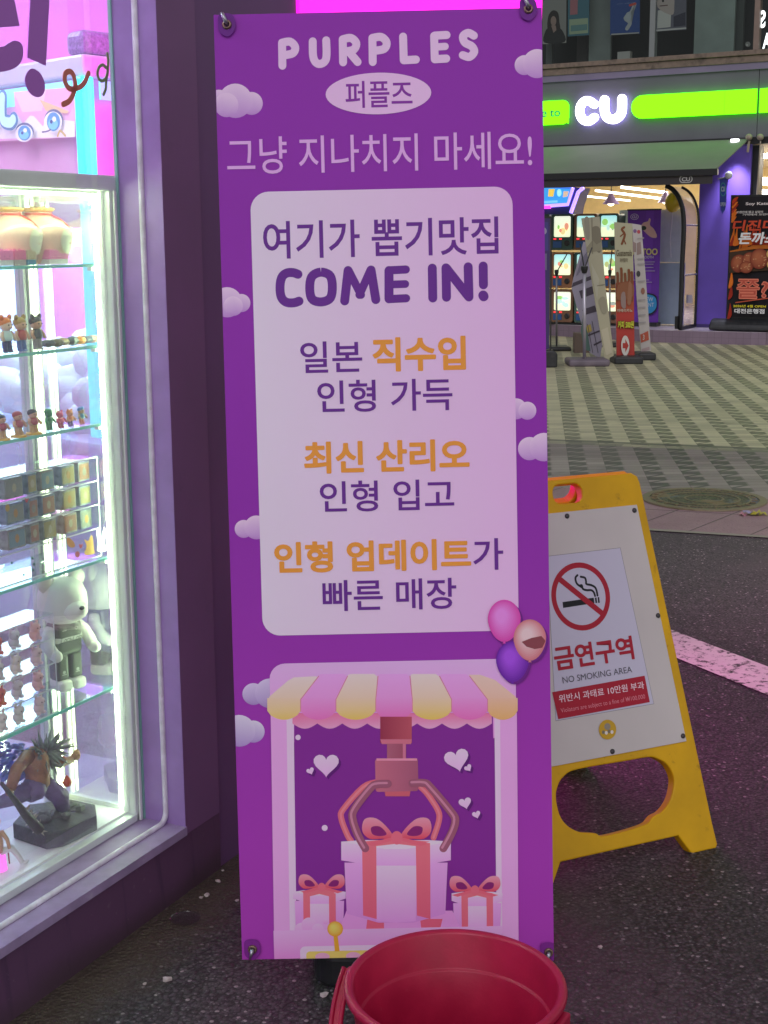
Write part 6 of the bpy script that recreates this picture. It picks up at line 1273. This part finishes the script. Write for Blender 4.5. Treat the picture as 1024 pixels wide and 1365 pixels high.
m_.build('club_spikes', BONE, cl_)
m_ = MB()
for i in range(10): p = sp_(76+R.random()*40, 1098+R.random()*12, .02); m_.tube([p, p+V((0, 0, .012))+SHOP.x*(R.random()-.5)*.02], [.004, .0005], n=5)
m_.build('shards', BONE, st_)
# partly visible seated figurine on a glowing pink stool
o = SHOP.w(*[onz(2, 1158, zb)[0]], zb, onz(2, 1158, zb)[1]); F = Frame(o, SHOP.x)
sf = thing('seated_figurine', o, 'seated figurine with white trouser leg on a glowing pink stool, cut by the photo edge', 'figurine')
MB().lathe(F.w(-.005, 0, 0), [(0, 0), (.016, 0), (.014, .03), (0, .03)], n=20, cap=False).build('stool', mat('glowing_pink', (.8, .2, .7), .4, emit=(1, .2, .85), es=1.0), sf, smooth=True)
m_ = MB(); m_.tube([F.w(.0, .037, 0), F.w(.02, .04, .012), F.w(.03, .02, .02), F.w(.036, .004, .024)], [.008, .0075, .006, .005], n=10); m_.build('leg', mt('white_trouser', (.78, .78, .76), .5), sf, smooth=True)
m_ = MB(); m_.ball(F.w(.042, .004, .028), (.009, .004, .005), F=F, n=10); m_.build('shoe', mt('white_trouser'), sf, smooth=True)
m_ = MB(); m_.tube([F.w(-.004, .038, -.004), F.w(-.004, .06, -.004), F.w(-.004, .085, -.006)], [.012, .013, .008], n=12); m_.ball(F.w(-.004, .105, -.006), (.012, .014, .012), F=F); m_.tube([F.w(.006, .08, 0), F.w(.014, .06, .008), F.w(.012, .042, .014)], [.005, .0042, .0035], n=8); m_.build('body', mt('toy_skin', (.7, .42, .24), .5), sf, smooth=True)
MB().tube([F.w(.018, .034, .004), F.w(.02, .004, .004)], .0018, n=6).build('stool_leg', mt('dark_red', (.25, .03, .04), .5), sf)
# ------------------------------------------------------------------ claw machine inside the shop
def onh(x, y, z): return ground(x, y, z)
zH = 2.02; Pc = onh(110, 84, zH); PL = onh(0, 101, zH); PR = onh(150, 92, zH)
dL = (PL-Pc); dL.z = 0; dL.normalize(); dR = (PR-Pc); dR.z = 0; dR.normalize(); print('claw', Pc, dL, dR)
dR = V((-dL.y, dL.x, 0)) if V((-dL.y, dL.x, 0)).dot(dR) > 0 else V((dL.y, -dL.x, 0))
cm = thing('claw_machine', V((Pc.x, Pc.y, .03)), 'white claw machine with cyan light posts and a pink picture header inside the shop', 'claw machine')
CL = Frame(V((Pc.x, Pc.y, 0)), -dL)     # left face, a<0 away from the corner
CRF = Frame(V((Pc.x, Pc.y, 0)), dR)
if CL.n.dot(EYE-CL.o) < 0: print('CL flipped')
WB = mt('white_lilac_panel', (.62, .6, .74), .35); LIL = mt('lilac_blue_panel', (.42, .54, .82), .35)
Wd, Dp = 1.15, 1.0
def cbox(mb, a0, a1, b0, b1, d0, d1): 
    P_ = [V((Pc.x, Pc.y, 0))+dL*a+dR*d+V((0, 0, b)) for d in (d0, d1) for b in (b0, b1) for a in (a0, a1)]
    return mb.add(P_, [(0, 1, 3, 2), (4, 6, 7, 5), (0, 4, 5, 1), (2, 3, 7, 6), (0, 2, 6, 4), (1, 5, 7, 3)])
cbox(MB(), .0, Wd, .03, .78, .0, Dp).build('cabinet', LIL, cm, bevel=.02)
cbox(MB(), 0, Wd, 1.98, 2.05, 0, Dp).build('top_frame', WB, cm, bevel=.01)
cbox(MB(), .04, Wd-.04, 1.58, 1.98, .02, Dp-.02).build('header', mt('pink_header', (.8, .4, .68), .4), cm)
cbox(MB(), .03, Wd, 1.50, 1.58, -.004, .03).build('header_rail', WB, cm); cbox(MB(), .0, .03, 1.50, 1.58, 0, Dp).build('header_rail', WB, cm)
CYN = mat('cyan_light_post', (0, 1, 1), .3, emit=(0, .95, 1), es=1.5); CYL = mat('pale_cyan_strip', (.3, .8, .95), .4, emit=(.2, .75, 1), es=.8)
cbox(MB(), -.02, .03, .80, 1.98, -.02, .03).build('light_post', CYN, cm, bevel=.01); cbox(MB(), Wd-.06, Wd, .80, 1.5, 0, .06).build('light_post', CYN, cm); cbox(MB(), 0, .05, .80, 1.98, Dp-.05, Dp).build('light_post', CYN, cm)
cbox(MB(), .06, Wd, 1.91, 1.97, -.008, .0).build('light_strip', CYL, cm); cbox(MB(), -.008, 0, 1.91, 1.97, .06, Dp).build('light_strip', CYL, cm)
cbox(MB(), .05, Wd-.05, .78, 1.5, Dp-.03, Dp-.01).build('back_panel', mt('pale_blue_panel', (.45, .6, .8), .4), cm); cbox(MB(), Wd-.03, Wd-.01, .78, 1.5, .06, Dp).build('side_panel', mt('pale_blue_panel'), cm); cbox(MB(), .055, .065, .78, 1.5, .06, Dp-.05).build('side_panel', mt('pale_blue_panel'), cm)
cbox(MB(), .1, Wd-.1, 1.44, 1.49, .1, Dp-.1).build('inner_lamp', mat('inner_lamp', (1, 1, 1), .4, emit=(.7, .87, 1), es=14), cm)
R = random.Random(2); m_ = MB()
for i in range(70):
    p = V((Pc.x, Pc.y, 0))+dL*(.16+R.random()*(Wd-.3))+dR*(.1+R.random()*(Dp-.25))+V((0, 0, .82+R.random()*.22)); m_.ball(p, (.07+.04*R.random(), .06+.03*R.random(), .07), n=10)
m_.build('plush_pile', mt('white_plush', (.75, .78, .84), .8), cm, smooth=True)['kind'] = 'stuff'
cbox(MB(), .2, Wd, .50, .54, -.012, 0).build('led_strip', NM, cm); cbox(MB(), -.012, 0, .50, .54, .1, Dp).build('led_strip', NM, cm); cbox(MB(), -.012, 0, .12, .16, .1, Dp).build('led_strip', NM, cm); cbox(MB(), -.012, 0, .7, .73, .1, Dp).build('led_strip', NM, cm)
HA = Art(CL, .006, .0015)
def h5(pts): return [(x/5.94, y/5.94) for x, y in pts]
def hp_(pts, col, sm=0): q = h5(crom(pts, sm, True) if sm else pts); HA.ppx(q, col)
hp_([(-200, 740), (600, 690), (600, 1085), (-200, 1130)], (.82, .45, .72)); hp_([(0, 1100), (600, 1085), (600, 960), (120, 900), (0, 1000)], (.85, .8, .85)); hp_([(120, 730), (600, 690), (560, 880), (400, 860), (350, 1000), (260, 900), (190, 980), (130, 880)], (.84, .4, .68)); hp_([(120, 730), (380, 705), (345, 880), (190, 890)], (.86, .56, .74)); hp_([(330, 790), (560, 880), (545, 900), (380, 880)], (.72, .5, .3))
for (x, y, rx_, ry_) in ((448, 965, 52, 75), (236, 1055, 50, 60)):
    HA.ppx(h5(circ(x-4, y-10, rx_*1.45, ry_*1.2, 24)), (.12, .14, .3)); HA.ppx(h5(circ(x-6, y+4, rx_*1.4, ry_*1.12, 24)), (.86, .84, .88)); HA.ppx(h5(circ(x, y, rx_, ry_, 24)), (.08, .3, .6)); HA.ppx(h5(circ(x, y+ry_*.25, rx_*.75, ry_*.6, 20)), (.2, .6, .85)); HA.ppx(h5(circ(x+12, y-20, rx_*.3, ry_*.28, 14)), (.9, .92, .95)); HA.ppx(h5(circ(x-8, y, rx_*.22, ry_*.22, 12)), (.03, .08, .3))
def hs(pts, w_, col): HA.spx(h5(pts), w_/5.94, col, 5)
for w_, col in ((66, (.1, .25, .5)), (44, (.5, .85, .9))):
    hs([(78, 775), (76, 900), (88, 960), (140, 975), (165, 950)], w_, col); hs([(-40, 850), (0, 880), (10, 930), (-20, 970), (-60, 960)], w_, col)
hs([(525, 1080), (545, 1040), (585, 1078)], 12, (.6, .45, .15)); hs([(405, 1050), (440, 1045), (470, 1032)], 7, (.15, .12, .25))
HA.build('header_picture', mat('print_backlit', vcol=True, rough=.4, emit=(1, 1, 1), es=.35), cm)
RA = Art(CRF, .006, .0015); G_ = Frame(CRF.o, dR)
vs, ff = glyphs('GAMES', .02); T2 = MB(); T2.add([V((Pc.x, Pc.y, 0))+dR*(.12+.5*(1-x))+dL*-.006+V((0, 0, .6+.07*y)) for x, y in vs], ff); T2.build('cabinet_lettering', mt('pale_lettering', (.5, .5, .75), .4), cm)
cbox(MB(), .3, .5, 1.515, 1.565, -.010, -.005).build('red_label', mt('red_label', (.7, .08, .14), .5), cm)
gb = thing('storage_box', V((Pc.x, Pc.y, 2.05)), 'glittery purple box standing on top of the claw machine', 'box')
cbox(MB(), .02, .12, 2.052, 2.13, .02, .3).build('box_body', mt('glitter_purple', (.25, .14, .4), .4, vary=.5, scale=90), gb, bevel=.02)
# loose bits along the foot of the wall
R = random.Random(9)
for i, (x, y, r_) in enumerate(((276, 1193, .006), (291, 1174, .006), (316, 1200, .004), (223, 1305, .008), (193, 1311, .0035), (297, 1160, .003), (432, 1325, .007), (800, 1262, .005), (268, 1196, .004))):
    p = ground(x, y, r_*.5); m_ = MB(); m_.ball(p, (r_*1.3, r_*.6, r_), n=7)
    tag(m_.build('litter_bit', mt('pale_litter', (.5, .42, .42), .6), loc=p, noise=r_*.25), ('scrap of pale litter on the soil by the purple wall' if x < 400 and i != 3 else 'scrap of pale litter on the dark asphalt'), 'litter', 'scraps of litter on the soil by the wall' if x < 400 and i != 3 else 'scraps of litter on the asphalt')
p = ground(247, 1226, .002); tag(MB().lathe(p, [(.0, .001), (.02, .001), (.032, .003), (.033, .005), (.03, .005), (.02, .003), (0, .003)], n=30, cap=False).build('plastic_lid', glass('cloudy_plastic', (.9, .9, .9), .08), loc=p), 'flattened clear plastic lid on the soil by the purple wall', 'litter')
